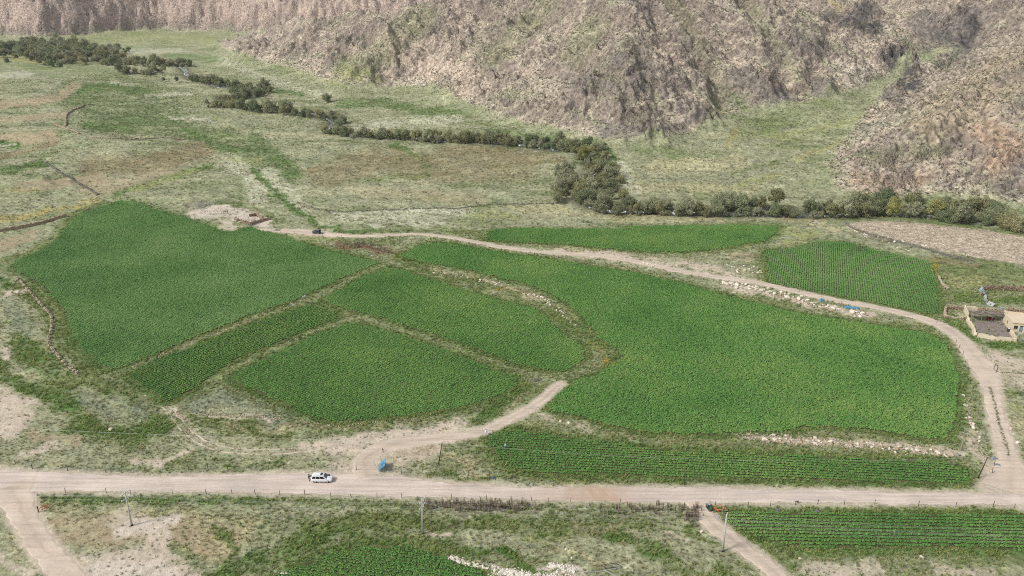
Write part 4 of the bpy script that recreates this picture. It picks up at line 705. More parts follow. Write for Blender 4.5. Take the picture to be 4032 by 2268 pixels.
# belts: picture line, half thickness across (m), spacing (m), rows, size, kind weights, where
BELTS = [
 ([(1500,528),(1570,536),(1680,540),(1800,543),(1920,540),(2040,545),(2160,540),(2280,543),(2380,550),(2480,562),(2600,580)], 5.0, 5.2, 2, 1.12, (.45,.4,.12,.03), 'in the belt behind the thin field and the fallow', 'riverside willows behind the fields'),
 ([(2080,528),(2200,526),(2320,524),(2440,532),(2560,548)], 5.0, 6.5, 1, 1.2, (.45,.3,.25,0), 'in the back row of the belt under the rocky spur', 'riverside willows under the spur'),
 ([(2360,556),(2440,566),(2520,576),(2600,590)], 3.0, 7.5, 1, 1.25, (.4,.4,.2,0), 'at the edge of the belt above the fallow field', 'riverside willows above the fallow'),
 ([(1478,382),(1502,402),(1512,432),(1516,462),(1520,495),(1530,520)], 9.0, 5.4, 3, 1.02, (.35,.5,.1,.05), 'on the outer bank of the river bend', 'riverside willows at the bend'),
 ([(1420,468),(1445,452),(1450,475),(1435,500),(1442,515)], 8.0, 4.5, 2, 1.1, (.6,.35,.05,0), 'clustered on the inner bank of the river bend', 'riverside willows inside the bend'),
 ([(1310,360),(1370,368),(1430,376),(1465,385)], 4.0, 5.5, 2, 1.0, (.2,.2,.5,.1), 'in the dark stretch before the river bend', 'riverside willows before the bend'),
 ([(815,330),(880,344),(960,350),(1060,352),(1160,356),(1260,362),(1330,368)], 3.5, 6.6, 2, 1.08, (.45,.45,.08,.02), 'in the row across the middle of the valley', 'riverside willows across the valley'),
 ([(810,300),(850,298),(866,310),(850,322)], 5.0, 7.0, 1, 1.05, (.5,.4,.1,0), 'in the clump at the double bend of the stream', 'riverside willows at the double bend'),
 ([(520,268),(560,272),(640,280),(720,286),(800,296)], 4.0, 7.2, 2, 1.2, (.5,.4,.1,0), 'in the row leading to the double bend of the stream', 'riverside willows towards the double bend'),
 ([(525,258),(560,262),(600,252),(640,243),(675,232)], 6.0, 7.5, 2, 1.25, (.55,.35,.1,0), 'in the loop of the stream below the talus', 'riverside willows in the loop'),
 ([(482,200),(530,212),(590,218),(640,224),(680,226)], 5.0, 7.6, 2, 1.25, (.55,.35,.1,0), 'in the stretch upstream of the loop', 'riverside willows upstream of the loop'),
 ([(275,160),(330,163),(390,163),(440,166),(475,168)], 11.0, 8.5, 3, 1.55, (.45,.25,.3,0), 'in the broad upstream grove below the spur tip', 'willows of the upstream grove'),
 ([(292,180),(340,186),(390,184),(420,178)], 8.0, 9.0, 1, 1.4, (.5,.3,.2,0), 'on the near edge of the upstream grove', 'willows at the grove edge'),
]
for (line, hw, sp, rows, size, wts, where, grp) in BELTS:
    L_ = smooth_line(trace(line)[:, :2], 1.0); size = size * .9; seg = np.r_[0, np.cumsum(np.linalg.norm(np.diff(L_, axis=0), axis=1))]; sp = sp * .84; n = max(2, int(seg[-1] / sp))
    t = np.gradient(L_, axis=0); t /= np.linalg.norm(t, axis=1)[:, None] + 1e-9
    for row in range(rows):
        off = 0 if rows == 1 else hw * (2 * row / (rows - 1) - 1) * .7
        for i in range(n):
            q = np.clip(int(np.searchsorted(seg, (i + .5 * (row % 2) + random.uniform(.1, .9) * .8) * sp)), 0, len(L_) - 1)
            o_ = off + random.uniform(-.5, .5) * hw * .8; p = L_[q] + np.array([-t[q][1], t[q][0]]) * o_
            if random.random() < .06: continue
            k = random.choices(range(4), weights=wts)[0]; s = size * random.choice([.5, .66, .8, .9, 1.0, 1.25]) * random.uniform(.9, 1.1)
            plant_tree(p[0], p[1], s, random.randrange(10), k, '%sround %s willow %s' % (size_word(s), KIND[k], where), grp)
for (a, b, s, lab) in [(825,256,1.0,'lone dark willow standing on the meadow at the foot of the talus'),(130,165,.55,'small lone bush on the far meadow below the thicket'),(112,164,.45,'smaller lone bush on the far meadow beside another'),(412,206,.7,'single bushy willow between grove and loop'),(445,207,.75,'single round willow beside the stream mouth of the grove'),(312,128,.6,'lone shrub on the grass behind the upstream grove'),(18,155,.5,'small shrub at the near edge of the far thicket'),(1362,1025,.0,'')]:
    if s: p = P(a, b); plant_tree(p.x, p.y, s, random.randrange(10), 2, lab, None)
# far thicket: hundreds of crowns that read as one wood
SPOTS.sort(key=lambda q: -q[2] / math.hypot(q[0], q[1]) - (9 if q[6] is None else 0))
for (x, y, s, var, k, label, group) in SPOTS[:298]:
    t = thing('willow_tree', label, 'tree', (x, y, float(hz(x, y))), random.uniform(0, 6.283), group); t.scale = (s * random.uniform(.9, 1.1), s * random.uniform(.9, 1.1), s * random.uniform(.8, 1.15))
    link('trunk', TREES[var][0], None, t); link('crown', TREES[var][1][k], None, t)
REST = np.array([q[:3] for q in SPOTS[298:]]); print('trees', len(SPOTS), 'as stuff', len(REST))
r = np.random.default_rng(77); line = smooth_line(trace([(-90,128),(0,126),(90,126),(170,138),(250,152)])[:, :2], 1.0); pts = []
for i in range(330):
    q = line[r.integers(len(line))]; f_ = np.clip((q[0] + 760) / 500, 0, 1); pts.append((q[0] + r.normal() * 7, q[1] + r.normal() * (46 - 26 * f_)))
for (a, b) in [(210,112),(150,108),(180,112),(205,118),(140,104)]: q = P(a, b); pts.append((q.x, q.y))
pts = np.array(pts); fs = 1.2 * r.uniform(.5, 1.5, len(pts)); pts = np.vstack([pts, REST[:, :2]]); fs = np.r_[fs, REST[:, 2]]; protos('farwood', [from_np('far_crown', np.array([list(v.co) for v in m[1][k].vertices]), np.arange(len(m[1][k].vertices)).reshape(-1, 4), L_CROWN[k]) for m, k in ((TREES[0], 2), (TREES[1], 0), (TREES[2], 2), (TREES[3], 1), (TREES[4], 0))])
scatter('willow_thicket', np.stack([pts[:, 0], pts[:, 1], hz(pts[:, 0], pts[:, 1]) - .5], 1), 'farwood', fs, 'dense willow wood along the far stretch of the stream below the cliffs', 'wood', seed=4)

# ------------------------------------------------------------------ boulders and stones
def rock_mat(name, c):
    m, nt, b = newmat(name); g = N(nt, 'ShaderNodeNewGeometry'); oi = N(nt, 'ShaderNodeObjectInfo'); n = tex_noise(nt, 1.6, 5, .65, g.outputs['Position']); c = np.asarray(c)
    a = ramp(nt, n.outputs['Fac'], [(.3, c * .72), (.5, c), (.7, np.minimum(c * 1.2, .8))]); a = mixrgb(nt, a, ramp(nt, oi.outputs['Random'], [(0, (.82, .78, .72)), (.5, (1., .97, .93)), (1, (1.12, 1.1, 1.08))]), 1.0, 'MULTIPLY')
    nt.links.new(a, b.inputs['Base Color']); b.inputs['Roughness'].default_value = .9; return m
M_BLD = rock_mat('pale_boulder', col(236, 226, 210)); M_STN = rock_mat('field_stone', col(204, 188, 166)); M_WALLST = rock_mat('wall_stone', col(178, 156, 134))
def rock_mesh(seed, mat, sub=2):
    r = np.random.default_rng(seed); bm = bmesh.new(); bmesh.ops.create_icosphere(bm, subdivisions=sub, radius=.5); st = np.array([1.0, r.uniform(.65, .95), r.uniform(.5, .75)])
    pl = [(d / np.linalg.norm(d), r.uniform(.3, .46)) for d in r.normal(size=(7, 3))]
    for v in bm.verts:
        p = np.array(v.co)
        for d, h in pl:
            k = p @ d - h
            if k > 0: p = p - d * k * .85
        p = p + r.normal(size=3) * .018; v.co = p * st + np.array([0, 0, .17])
    return bm_mesh('boulder', bm, mat)
ROCKS = [rock_mesh(600 + i, M_BLD) for i in range(9)]; RBROWN = [rock_mesh(640 + i, M_WALLST) for i in range(3)]
def boulder(p, s, label, group, mesh=None, name='boulder'):
    o = bpy.data.objects.new(name, mesh or random.choice(ROCKS)); C.objects.link(o); o.location = (p[0], p[1], float(hz(p[0], p[1])) - .05 * s); o.rotation_euler = (random.uniform(-.25, .25), random.uniform(-.25, .25), random.uniform(0, 6.283))
    o.scale = (s * random.uniform(.85, 1.25), s * random.uniform(.85, 1.15), s * random.uniform(.8, 1.15)); return tag(o, label, 'boulder', group)
ROCKBANDS = [ # line, half width (picture units), count, size range, label, group
 ([(1815,712),(1850,716),(1900,724),(1960,742),(2010,752),(2060,768),(2110,780),(2170,790)], 6, 120, (.45, 1.35), 'pale boulder in the long heap between the lane and the widest field', 'boulders heaped along the lane'),
 ([(2150,582),(2200,592),(2260,606),(2310,617),(2340,622)], 3.5, 34, (.45, 1.0), 'pale stone in the row edging the fallow field', 'stones along the fallow'),
 ([(2160,590),(2230,612),(2290,632)], 3, 9, (.4, .8), 'pale stone on the grass bank beside the fallow wall', 'stones on the bank by the fallow'),
 ([(1090,688),(1140,694),(1190,700),(1240,712),(1275,720)], 4, 34, (.35, .85), 'pale stone on the grass bank above the rounded plot', 'stones on the bank above the rounded plot'),
 ([(1320,740),(1360,748),(1385,765)], 4, 22, (.4, .95), 'pale stone in the pile at the head of the grass bank', 'stone pile on the grass bank'),
 ([(1395,770),(1420,795),(1450,815)], 9, 14, (.45, .9), 'white stone on the green bank beside the widest field', 'stones on the green bank'),
 ([(1900,1105),(1980,1108),(2080,1112),(2180,1120),(2290,1130),(2380,1142)], 8, 62, (.35, .9), 'pale stone on the stony strip below the widest field', 'stones below the widest field'),
 ([(2425,1000),(2440,1050),(2450,1080),(2470,1110)], 12, 18, (.4, .9), 'white stone on the rough ground right of the widest field', 'stones by the lane corner'),
 ([(1830,668),(1870,678),(1920,680)], 10, 16, (.4, 1.0), 'pale stone on the rough ground beside the square plot', 'stones by the square plot'),
 ([(1560,652),(1640,666),(1690,676)], 4, 14, (.4, .8), 'pale stone between the lane and the widest field', 'stones below the lane'),
 ([(2550,1040),(2540,1090),(2560,1110)], 14, 6, (.4, .7), 'white stone on the verge right of the lane', 'stones right of the lane'),
]
for (line, hw, n, (s0, s1), lab, grp) in ROCKBANDS:
    L_ = smooth_line(np.array(line, float), 4.0)
    pts = [L_[random.randrange(len(L_))] + np.array([random.gauss(0, 3), random.gauss(0, 1) * hw * .6]) for _ in range(n)]
    for p in trace(pts):
        sz = 1.5 * (s0 + (s1 - s0) * random.random() ** 1.7); boulder(p, sz, ('small ' if sz < .85 else 'large ' if sz > 1.35 else '') + lab, grp, random.choice(RBROWN) if random.random() < .07 else None)
for (a, b, s, lab) in [(279,1081,1.3,'single white boulder in the rough grass left of the wheel track'),(871,630,1.0,'round white boulder at the crop edge below the jeep'),(1410,1060,.9,'white boulder with dark side below the widest field corner'),(1430,1064,1.0,'white boulder beside another below the widest field corner'),(976,595,1.1,'white boulder on the verge of the lane'),(1036,592,1.0,'flat white boulder beyond the lane verge'),(348,508,.9,'white stone at the top corner of the big field'),(167,545,.9,'pale stone on the old wall beside the big field'),(46,738,1.6,'large pale boulder beside the left stone wall'),(55,742,1.0,'smaller pale boulder leaning by the left stone wall'),(833,740,.0,''),(1765,1338,.8,'pale boulder on dry ground beside the concrete pole'),(1962,1372,.0,''),(2317,1402,.9,'white stone on the dry slope below the yellowing plot'),(2012,1405,.7,'small white stone at the edge of the right dirt track'),(1907,687,1.6,'large pale boulder against the square plot'),(1897,672,1.2,'pale boulder behind the largest one by the square plot'),(1855,685,1.1,'white boulder on the lane side of the rough ground'),(367,996,.7,'pale stone at the foot of the narrow strip'),(1425,1382,.8,'pale stone on the dry patch south of the road'),(1438,1404,.6,'small pale stone near the white stone patch')]:
    if s: boulder(P(a, b), s, lab, None)
# small stones: too many to count
protos('stone', [rock_mesh(700 + i, M_STN, 1) for i in range(4)]); protos('wstone', [rock_mesh(710 + i, rock_mat('white_chip', col(246, 240, 228)), 1) for i in range(4)])
r = np.random.default_rng(9); pts = []
for (line, hw, n) in [([(1815,715),(1900,728),(2010,757),(2110,783),(2200,792)], 9, 420), ([(1870,1098),(2000,1108),(2200,1122),(2400,1140)], 13, 1100), ([(1090,686),(1200,702),(1290,725),(1390,765),(1440,810)], 8, 320), ([(2140,580),(2310,617),(2440,652)], 5, 200), ([(1560,640),(1700,660),(1900,690)], 14, 260), ([(480,530),(560,535),(640,555),(600,575)], 14, 420), ([(2430,1000),(2450,1090),(2490,1180)], 16, 160), ([(2480,900),(2560,960)], 14, 90), ([(760,1062),(860,1072),(960,1060),(1080,1052)], 4, 160), ([(500,1043),(600,1045),(720,1055)], 3, 150), ([(430,1030),(470,1060),(480,1090)], 5, 60), ([(900,247),(1000,232),(1060,210)], 5, 200), ([(200,340),(330,346),(465,350)], 2.5, 160), ([(0,250),(110,245),(185,225)], 5, 120), ([(320,928),(400,895),(520,848),(640,800),(760,748)], 3, 260), ([(690,880),(760,848),(840,822)], 2.5, 60)]:
    L_ = smooth_line(np.array(line, float), 3.0)
    pts += [L_[r.integers(len(L_))] + np.array([r.normal() * 3, r.normal() * hw * .55]) for _ in range(n)]
p = trace(pts); scatter('field_stones', p, 'stone', .42 * r.uniform(.4, 1.4, len(p)), 'small loose field stones strewn along banks and lanes', 'stones', tilt=.4, seed=3)
pts = []
for (line, hw, n) in [([(1135,1402),(1200,1422),(1290,1440)], 6, 500), ([(1240,1445),(1340,1450),(1440,1462)], 12, 1100), ([(1388,1424),(1440,1436)], 8, 350), ([(700,1444),(725,1440)], 5, 70)]:
    L_ = smooth_line(np.array(line, float), 3.0); pts += [L_[r.integers(len(L_))] + np.array([r.normal() * 6, r.normal() * hw * .5]) for _ in range(n)]
p = trace(pts); scatter('white_stones', p, 'wstone', .5 * r.uniform(.4, 1.3, len(p)), 'spread of bright white stones below the bottom crop field', 'stones', tilt=.5, seed=2)
# ------------------------------------------------------------------ built things
def CR(x0, y0, k): return lambda a, b: ((x0 + a / k) / SRC, (y0 + b / k) / SRC)      # enlarged survey sheets
C5, C7, C8, CB, CS, CJ, CF = CR(3660, 1080, 4.83), CR(700, 780, 3.68), CR(2680, 1960, 4.705), CR(1440, 1680, 5.795), CR(1180, 1820, 12.88), CR(1200, 880, 20.7), CR(2100, 2080, 4.293)
def G(f, pts): return [Vector(v) for v in trace([f(*p) for p in pts])]
def above(base, dx, dy):
    """point over `base` (same distance away) that falls on picture point dx, dy"""
    xs = (dx * SRC - 2016) / FPX; ys = (1134 - dy * SRC) / FPX; t = base.y / (CP + ys * SP)
    return Vector((xs * t, base.y, CAM_H + (ys * CP - SP) * t))
def line3(pts, step): return [Vector(v) for v in smooth_line(np.array([list(p) for p in pts]), step)]
M_ADOBE = flat('adobe', col(236, 220, 190), .95, var=.16, scale=1.2); M_ADOBEB = flat('old_adobe', col(168, 148, 122), .95, var=.2, scale=1.1); M_PLASTER = flat('plaster', col(238, 220, 188), .9, var=.08, scale=.8)
M_CONC = flat('concrete', col(206, 204, 194), .85, var=.1, scale=2); M_WOODD = flat('dark_wood', col(78, 64, 54), .85); M_WOODG = flat('grey_wood', col(170, 160, 146), .85, var=.2); M_POST = flat('post_wood', col(96, 82, 70), .9)
M_ORANGE = flat('orange_paint', col(232, 130, 62), .5); M_RED = flat('faded_red_paint', col(206, 116, 88), .6); M_WHITE = flat('white_sheet', col(246, 246, 246), .6, var=.05); M_BLUE = flat('blue_plastic', col(136, 206, 244), .5, var=.14, scale=2.5)
M_STEEL = flat('pale_steel', col(214, 218, 220), .45, .3, .08); M_GLASS = flat('dark_glass', (.015, .018, .022), .08, var=.3, spec=.6); M_BLACK = flat('black_rubber', (.018, .018, .018), .8); M_WIRE = flat('wire', col(206, 206, 200), .5, .2); M_DARKM = flat('dark_metal', col(70, 70, 74), .6, .3)
M_GREENP = flat('green_tarp', col(72, 120, 92), .6); M_CORR = flat('corrugated_sheet', col(204, 216, 222), .5, .3, .12); M_RUST = flat('rusty_sheet', col(150, 112, 96), .8)

def rough_wall(bm, pts, h, t, jit=.08, step=.7):
    P_ = line3(pts, step); rows = []
    for i, p in enumerate(P_):
        d = (P_[min(i + 1, len(P_) - 1)] - P_[max(i - 1, 0)]); d.z = 0; d.normalize(); n = Vector((-d.y, d.x, 0)); z = float(hz(p.x, p.y)); hh = h * (1 + random.uniform(-1, 1) * jit)
        q = [p + n * t * .55, p + n * t * .45, p - n * t * .45, p - n * t * .55]; j = lambda: Vector((random.uniform(-1, 1), random.uniform(-1, 1), 0)) * jit * .25
        rows.append([bm.verts.new((*(q[0] + j())[:2], z - .2)), bm.verts.new((*(q[1] + j())[:2], z + hh)), bm.verts.new((*(q[2] + j())[:2], z + hh + random.uniform(-.04, .04))), bm.verts.new((*(q[3] + j())[:2], z - .2))])
    for a, b in zip(rows, rows[1:]):
        for k in range(3): bm.faces.new((a[k], a[k + 1], b[k + 1], b[k]))
    bm.faces.new(rows[0]); bm.faces.new(rows[-1][::-1])
_CUBE = np.array([(x, y, z) for x in (-.5, .5) for y in (-.5, .5) for z in (-.5, .5)]); _CF = np.array([(0, 1, 3, 2), (4, 6, 7, 5), (0, 4, 5, 1), (2, 3, 7, 6), (0, 2, 6, 4), (1, 5, 7, 3)])
def stone_wall(name, pts, h, t=.55, stone=.42, mat=None, gap=0.):
    P_ = line3(pts, stone * .8); V = []; F = []; r = np.random.default_rng(len(P_)); run = noise(np.arange(len(P_)) * stone / 2.2, np.zeros(len(P_)), len(P_))
    for i, p in enumerate(P_):
        if run[i] < -1 + gap * 1.3: continue
        z = float(hz(p.x, p.y)); d = (P_[min(i + 1, len(P_) - 1)] - P_[max(i - 1, 0)]); hh = h * r.uniform(.7, 1.15) * (1 + .4 * run[i]); k = 0.; n = np.array([-d.y, d.x, 0]) / max(math.hypot(d.x, d.y), 1e-6)
        while k < hh:
            sz = stone * r.uniform(.6, 1.1)
            for s in (-1, 1):
                a = math.atan2(d.y, d.x) + r.uniform(-.4, .4); q = _CUBE * r.uniform(.7, 1.06, (8, 3)) * np.array([sz * 1.15, sz * .9, sz * .75]); ca, sa = math.cos(a), math.sin(a)
                q = np.stack([q[:, 0] * ca - q[:, 1] * sa, q[:, 0] * sa + q[:, 1] * ca, q[:, 2] + r.uniform(-.1, .1) * q[:, 0]], 1)
                V.append(q + np.array([p.x, p.y, z + k + sz * .28]) + n * s * t * .27 + r.normal(size=3) * .04); F.append(_CF + 8 * len(F))
            k += sz * .62
    return from_np(name, np.concatenate(V), np.concatenate(F), mat)
def wall_thing(name, pts, label, kind, h, t=.55, stone=.42, mat=None, group=None, gap=0.):
    if kind == 'stone': me = stone_wall(name, pts, h, t, stone, mat or M_WALLST, gap)
    else:
        bm = bmesh.new(); rough_wall(bm, pts, h, t, .1 if kind == 'adobe' else .22); me = bm_mesh(name, bm, mat or M_ADOBE)
    return tag(link(name, me), label, 'wall', group)
D = lambda *p: [Vector(v) for v in trace(p)]
wall_thing('stone_wall', D((45,702),(75,735),(110,775),(130,800),(128,840),(122,862),(140,890),(165,918),(195,940)), 'low crumbling stone wall left of the big crop field', 'stone', .6, .6, .45, M_STN, gap=.75)
wall_thing('mud_wall', D((-40,592),(0,583),(60,573),(130,556),(168,545)), 'long brown mud wall ending at the top of the big crop field', 'rough', 1.3, .6, mat=M_ADOBEB)
wall_thing('stone_wall', D((115,410),(160,440),(205,466),(245,490)), 'dark low stone wall slanting across the dry pasture', 'stone', .6, .6, .6, flat('dark_stone', col(128,126,112)), gap=.3)
wall_thing('stone_wall', D((165,318),(166,298),(172,285),(200,272),(222,264)), 'pale stone wall bounding the green meadow', 'stone', .8, .7, .8, M_STN)
wall_thing('stone_wall', D((232,347),(300,349),(380,349),(465,351)), 'straight pale stone wall across the middle pasture', 'stone', .5, .6, .7, M_STN, gap=.5)
wall_thing('stone_wall', D((136,312),(160,322),(198,337)), 'short pale stone wall below the meadow corner', 'stone', .7, .6, .8, M_STN)
wall_thing('stone_wall', D((760,520),(858,533),(960,529),(1072,525),(1200,519),(1325,514),(1400,512)), 'faint grey stone wall running towards the river bend', 'stone', .35, .5, .5, flat('grey_stone', col(150,146,126)), gap=.6)
wall_thing('stone_wall', D((2128,562),(2142,574),(2180,588),(2240,604),(2310,622),(2380,642),(2450,658)), 'low dark stone wall along the foot of the fallow field', 'stone', .55, .5, .45, flat('grey_stone2', col(140,134,122)))
wall_thing('stone_wall', D((2362,698),(2370,716),(2384,728)), 'short stone wall beside the corner of the square plot', 'stone', .6, .5, .45, M_STN)
# --- ruin
for pts, lab in [([(1045,268),(1095,262),(1140,258)], 'broken stone wall at the back of the ruin'), ([(1146,252),(1190,285),(1235,318)], 'side wall of the roofless stone ruin'), ([(1335,312),(1240,338),(1150,360),(1065,388)], 'front stone wall of the roofless ruin'), ([(1058,388),(990,370),(925,352)], 'low stone wall at the corner of the ruin facing the crop'), ([(872,334),(850,318),(828,302)], 'stub of stone wall beside the rubble of the ruin')]:
    wall_thing('ruined_wall', G(C7, pts), lab, 'stone', 1.15, .6, .5, M_WALLST)
a, b = G(C7, [(665, 232), (728, 228)]); t = thing('timber_frame', 'grey timber frame standing on the pale rubble by the ruin', 'frame', a); t2 = lambda v: v - a
for v in (a, b): part('post', lambda bm, v=v: b_tube(bm, [t2(v) - Vector((0, 0, .2)), t2(v) + Vector((0, 0, 2.1))], .09), M_WOODG, t)
part('beam', lambda bm: b_tube(bm, [t2(a) + Vector((-.2, 0, 2.05)), t2(b) + Vector((.2, 0, 2.05))], .08), M_WOODG, t); part('panel', lambda bm: b_box(bm, (t2(a) + t2(b)) / 2 + Vector((0, .05, 1.25)), ((b - a).length * .95, .06, .8)), M_WOODG, t); part('rail', lambda bm: b_tube(bm, [t2(a) + Vector((0, 0, .5)), t2(b) + Vector((0, 0, .5))], .05), M_WOODG, t)

# --- farmhouse
P1, P2 = G(C5, [(1380, 890), (1528, 1088)]); side = (P2 - P1); side.z = 0; SL = side.length; side.normalize(); fr = Vector((-side.y, side.x, 0)); fr = fr if fr.x > 0 else -fr
z0 = (P1.z + P2.z) / 2; HW, HH, TH = 11.0, 3.1, .35; hr = thing('farmhouse', 'cream flat-roofed farmhouse at the edge of the walled yard', 'house', (P2.x, P2.y, z0))
# local frame: x along the front (fr), y back into the house (-side)
hr.rotation_euler.z = math.atan2(fr.y, fr.x)
def hbox(nm, x0, x1, y0, y1, za, zb, mat, par=hr, bev=0.): return part(nm, lambda bm: b_box(bm, ((x0 + x1) / 2, (y0 + y1) / 2, (za + zb) / 2), (x1 - x0, y1 - y0, zb - za), None, bev), mat, par)
# front wall with openings: door 1.9..2.9 m, windows
ops = [(.75, 1.85, .95, 2.15), (2.3, 3.25, 0, 2.25), (4.4, 5.6, .95, 2.15), (7.6, 8.8, .95, 2.15)]
def front_wall(bm):
    x = 0.
    for (a_, b_, c_, d_) in ops:
        b_box(bm, ((x + a_) / 2, TH / 2, HH / 2 - .15), (a_ - x, TH, HH + .3)); b_box(bm, ((a_ + b_) / 2, TH / 2, (d_ + HH) / 2), (b_ - a_, TH, HH - d_))
        if c_ > 0: b_box(bm, ((a_ + b_) / 2, TH / 2, c_ / 2 - .15), (b_ - a_, TH, c_ + .3))
        x = b_
    b_box(bm, ((x + HW) / 2, TH / 2, HH / 2 - .15), (HW - x, TH, HH + .3))
part('front_wall', front_wall, M_PLASTER, hr)
def side_wall(bm):
    a_, b_, c_, d_ = SL * .42, SL * .42 + .95, 1.0, 2.1
    b_box(bm, (TH / 2, (TH + a_) / 2, HH / 2 - .15), (TH, a_ - TH, HH + .3)); b_box(bm, (TH / 2, (b_ + SL) / 2, HH / 2 - .15), (TH, SL - b_, HH + .3)); b_box(bm, (TH / 2, (a_ + b_) / 2, c_ / 2 - .15), (TH, b_ - a_, c_ + .3)); b_box(bm, (TH / 2, (a_ + b_) / 2, (d_ + HH) / 2), (TH, b_ - a_, HH - d_))
part('side_wall', side_wall, M_PLASTER, hr)
hbox('back_wall', TH, HW, SL - TH, SL - .003, -.3, HH + .5, M_PLASTER); hbox('end_wall', HW - TH, HW - .002, TH, SL - TH, -.3, HH, M_PLASTER)
rf = hbox('roof', -.15, HW + .15, -.3, SL - TH - .01, HH + .003, HH + .2, flat('roof_mud', col(236, 216, 188), .95, var=.07, scale=.7)); hbox('parapet', -.18, .1, SL - 1.6, SL + .12, HH + .203, HH + .75, M_PLASTER); hbox('chimney', 5.2, 5.6, SL * .55, SL * .55 + .4, HH + .2, HH + .85, M_ADOBEB, rf)
M_FRAME = flat('window_frame', col(150, 120, 104), .7)
for i, (a_, b_, c_, d_) in enumerate(ops):
    if c_ == 0:
        dr = hbox('door', a_ + .06, b_ - .06, .14, .2, .02, d_ - .5, flat('door_paint', col(128, 158, 168), .6)); hbox('door_frame', a_, b_, .1, .24, d_ - .5, d_ - .44, M_STEEL, dr); hbox('transom', a_ + .06, b_ - .06, .15, .18, d_ - .43, d_ - .02, M_GLASS, dr); hbox('door_step', a_ - .3, b_ + .3, -1.0, -.01, -.2, .1, M_CONC)
    else:
        wn = hbox('window', a_ + .05, b_ - .05, .18, .2, c_ + .05, d_ - .05, M_GLASS); 
        def frame(bm, a_=a_, b_=b_, c_=c_, d_=d_):
            for q in (a_, (a_ + b_) / 2, b_): b_box(bm, (q + (.04 if q == a_ else -.04 if q == b_ else 0), .14, (c_ + d_) / 2), (.08, .07, d_ - c_))
            for q in (c_ + .04, d_ - .04): b_box(bm, ((a_ + b_) / 2, .135, q), (b_ - a_, .08, .08))
        part('frame', frame, M_FRAME, wn); hbox('sill', a_ - .08, b_ + .08, -.08, .1, c_ - .08, c_ - .004, M_CONC, wn)
wn = hbox('window', .14, .17, SL * .42 + .04, SL * .42 + .91, 1.04, 2.06, M_GLASS); hbox('frame', .1, .138, SL * .42 + .43, SL * .42 + .5, 1.0, 2.1, M_FRAME, wn)
# --- yard and walls
yp = G(C5, [(850, 905), (1100, 900), (1385, 890), (1450, 980), (1525, 1090), (1575, 1215), (1400, 1200), (1240, 1170), (915, 1115), (880, 1000)])
def yard(bm):
    vs = [bm.verts.new((p.x, p.y, float(hz(p.x, p.y)) + .06)) for p in yp]; f = bm.faces.new(vs); bmesh.ops.triangulate(bm, faces=[f]); bmesh.ops.subdivide_edges(bm, edges=bm.edges[:], cuts=3, use_grid_fill=True)
    for v in bm.verts: v.co.z = float(hz(v.co.x, v.co.y)) + .06
o = part('yard', yard, flat('yard_dirt', col(150, 138, 132), .95, var=.1, scale=1.0), None); tag(o, 'bare grey dirt yard inside the farmhouse walls', 'yard', kind='structure')
wall_thing('yard_wall', G(C5, [(708, 880), (745, 945), (790, 1020), (828, 1090), (850, 1165), (895, 1182)]), 'rough pale stone wall on the lane side of the yard', 'rough', 1.3, .6)
wall_thing('yard_wall', G(C5, [(905, 1190), (1070, 1218), (1240, 1250), (1440, 1272), (1640, 1292)]), 'smooth cream mud wall along the front of the yard', 'adobe', 1.25, .45)
wall_thing('yard_wall', G(C5, [(1632, 1270), (1590, 1200), (1530, 1120)]), 'cream mud wall joining the front wall to the farmhouse', 'adobe', 1.25, .45)
wall_thing('yard_wall', G(C5, [(690, 705), (790, 706), (890, 714)]), 'cream mud wall behind the branch shelter', 'adobe', 1.7, .45)
wall_thing('yard_wall', G(C5, [(905, 718), (1050, 722), (1200, 730), (1345, 740)]), 'rubble stone wall behind the branch shelter', 'stone', 1.4, .5, .42, M_STN)
wall_thing('pen_wall', G(C5, [(292, 812), (288, 740), (300, 665)]), 'rubble stone wall of the small pen facing the square plot', 'stone', 1.0, .5, .42, M_STN)
wall_thing('pen_wall', G(C5, [(315, 660), (450, 665), (640, 682)]), 'rear rubble stone wall of the small pen', 'stone', 1.0, .5, .42, M_WALLST)
wall_thing('pen_wall', G(C5, [(655, 690), (680, 745), (715, 830)]), 'tall cream mud wall between the pen and the shelter', 'adobe', 1.8, .4)
wall_thing('pen_wall', G(C5, [(300, 818), (430, 838), (600, 866), (690, 850)]), 'front rubble stone wall of the small pen', 'stone', .8, .5, .42, M_STN)
wall_thing('paddock_wall', G(C5, [(1000, 290), (1200, 296), (1400, 302), (1600, 312), (1797, 335), (1950, 350)]), 'long brown rubble wall behind the green paddock', 'stone', 1.6, .6, .5, M_WALLST)
wall_thing('paddock_wall', G(C5, [(1470, 720), (1620, 726), (1797, 745), (1950, 760)]), 'rubble stone wall beside the back of the farmhouse', 'stone', 1.4, .5, .42, M_WALLST)
def corr_panel(name, a, b, h, lean, label, mat):
    def f(bm):
        n = 14; d = (b - a); u = d.normalized(); nn = Vector((-u.y, u.x, 0)); r0 = []; r1 = []
        for i in range(n + 1):
            w_ = nn * (.04 if i % 2 else -.04); p = a + d * i / n + w_; r0.append(bm.verts.new((p.x, p.y, a.z - .05))); q = p + nn * lean; r1.append(bm.verts.new((q.x, q.y, a.z + h)))
        for i in range(n): bm.faces.new((r0[i], r0[i + 1], r1[i + 1], r1[i]))
        bmesh.ops.solidify(bm, geom=bm.faces[:], thickness=.03)
    return tag(part(name, f, mat, None), label, 'sheet')
g = G(C5, [(925, 305), (965, 330), (975, 395), (1000, 420), (1030, 500), (1065, 560), (1190, 620), (1310, 665), (1435, 700)])
corr_panel('corrugated_sheet', g[0], g[1], 1.5, .9, 'grey corrugated sheet leaning at the paddock corner', M_CORR); corr_panel('corrugated_sheet', g[1], g[3], 1.3, .8, 'second corrugated sheet leaning below the paddock corner', M_CORR)
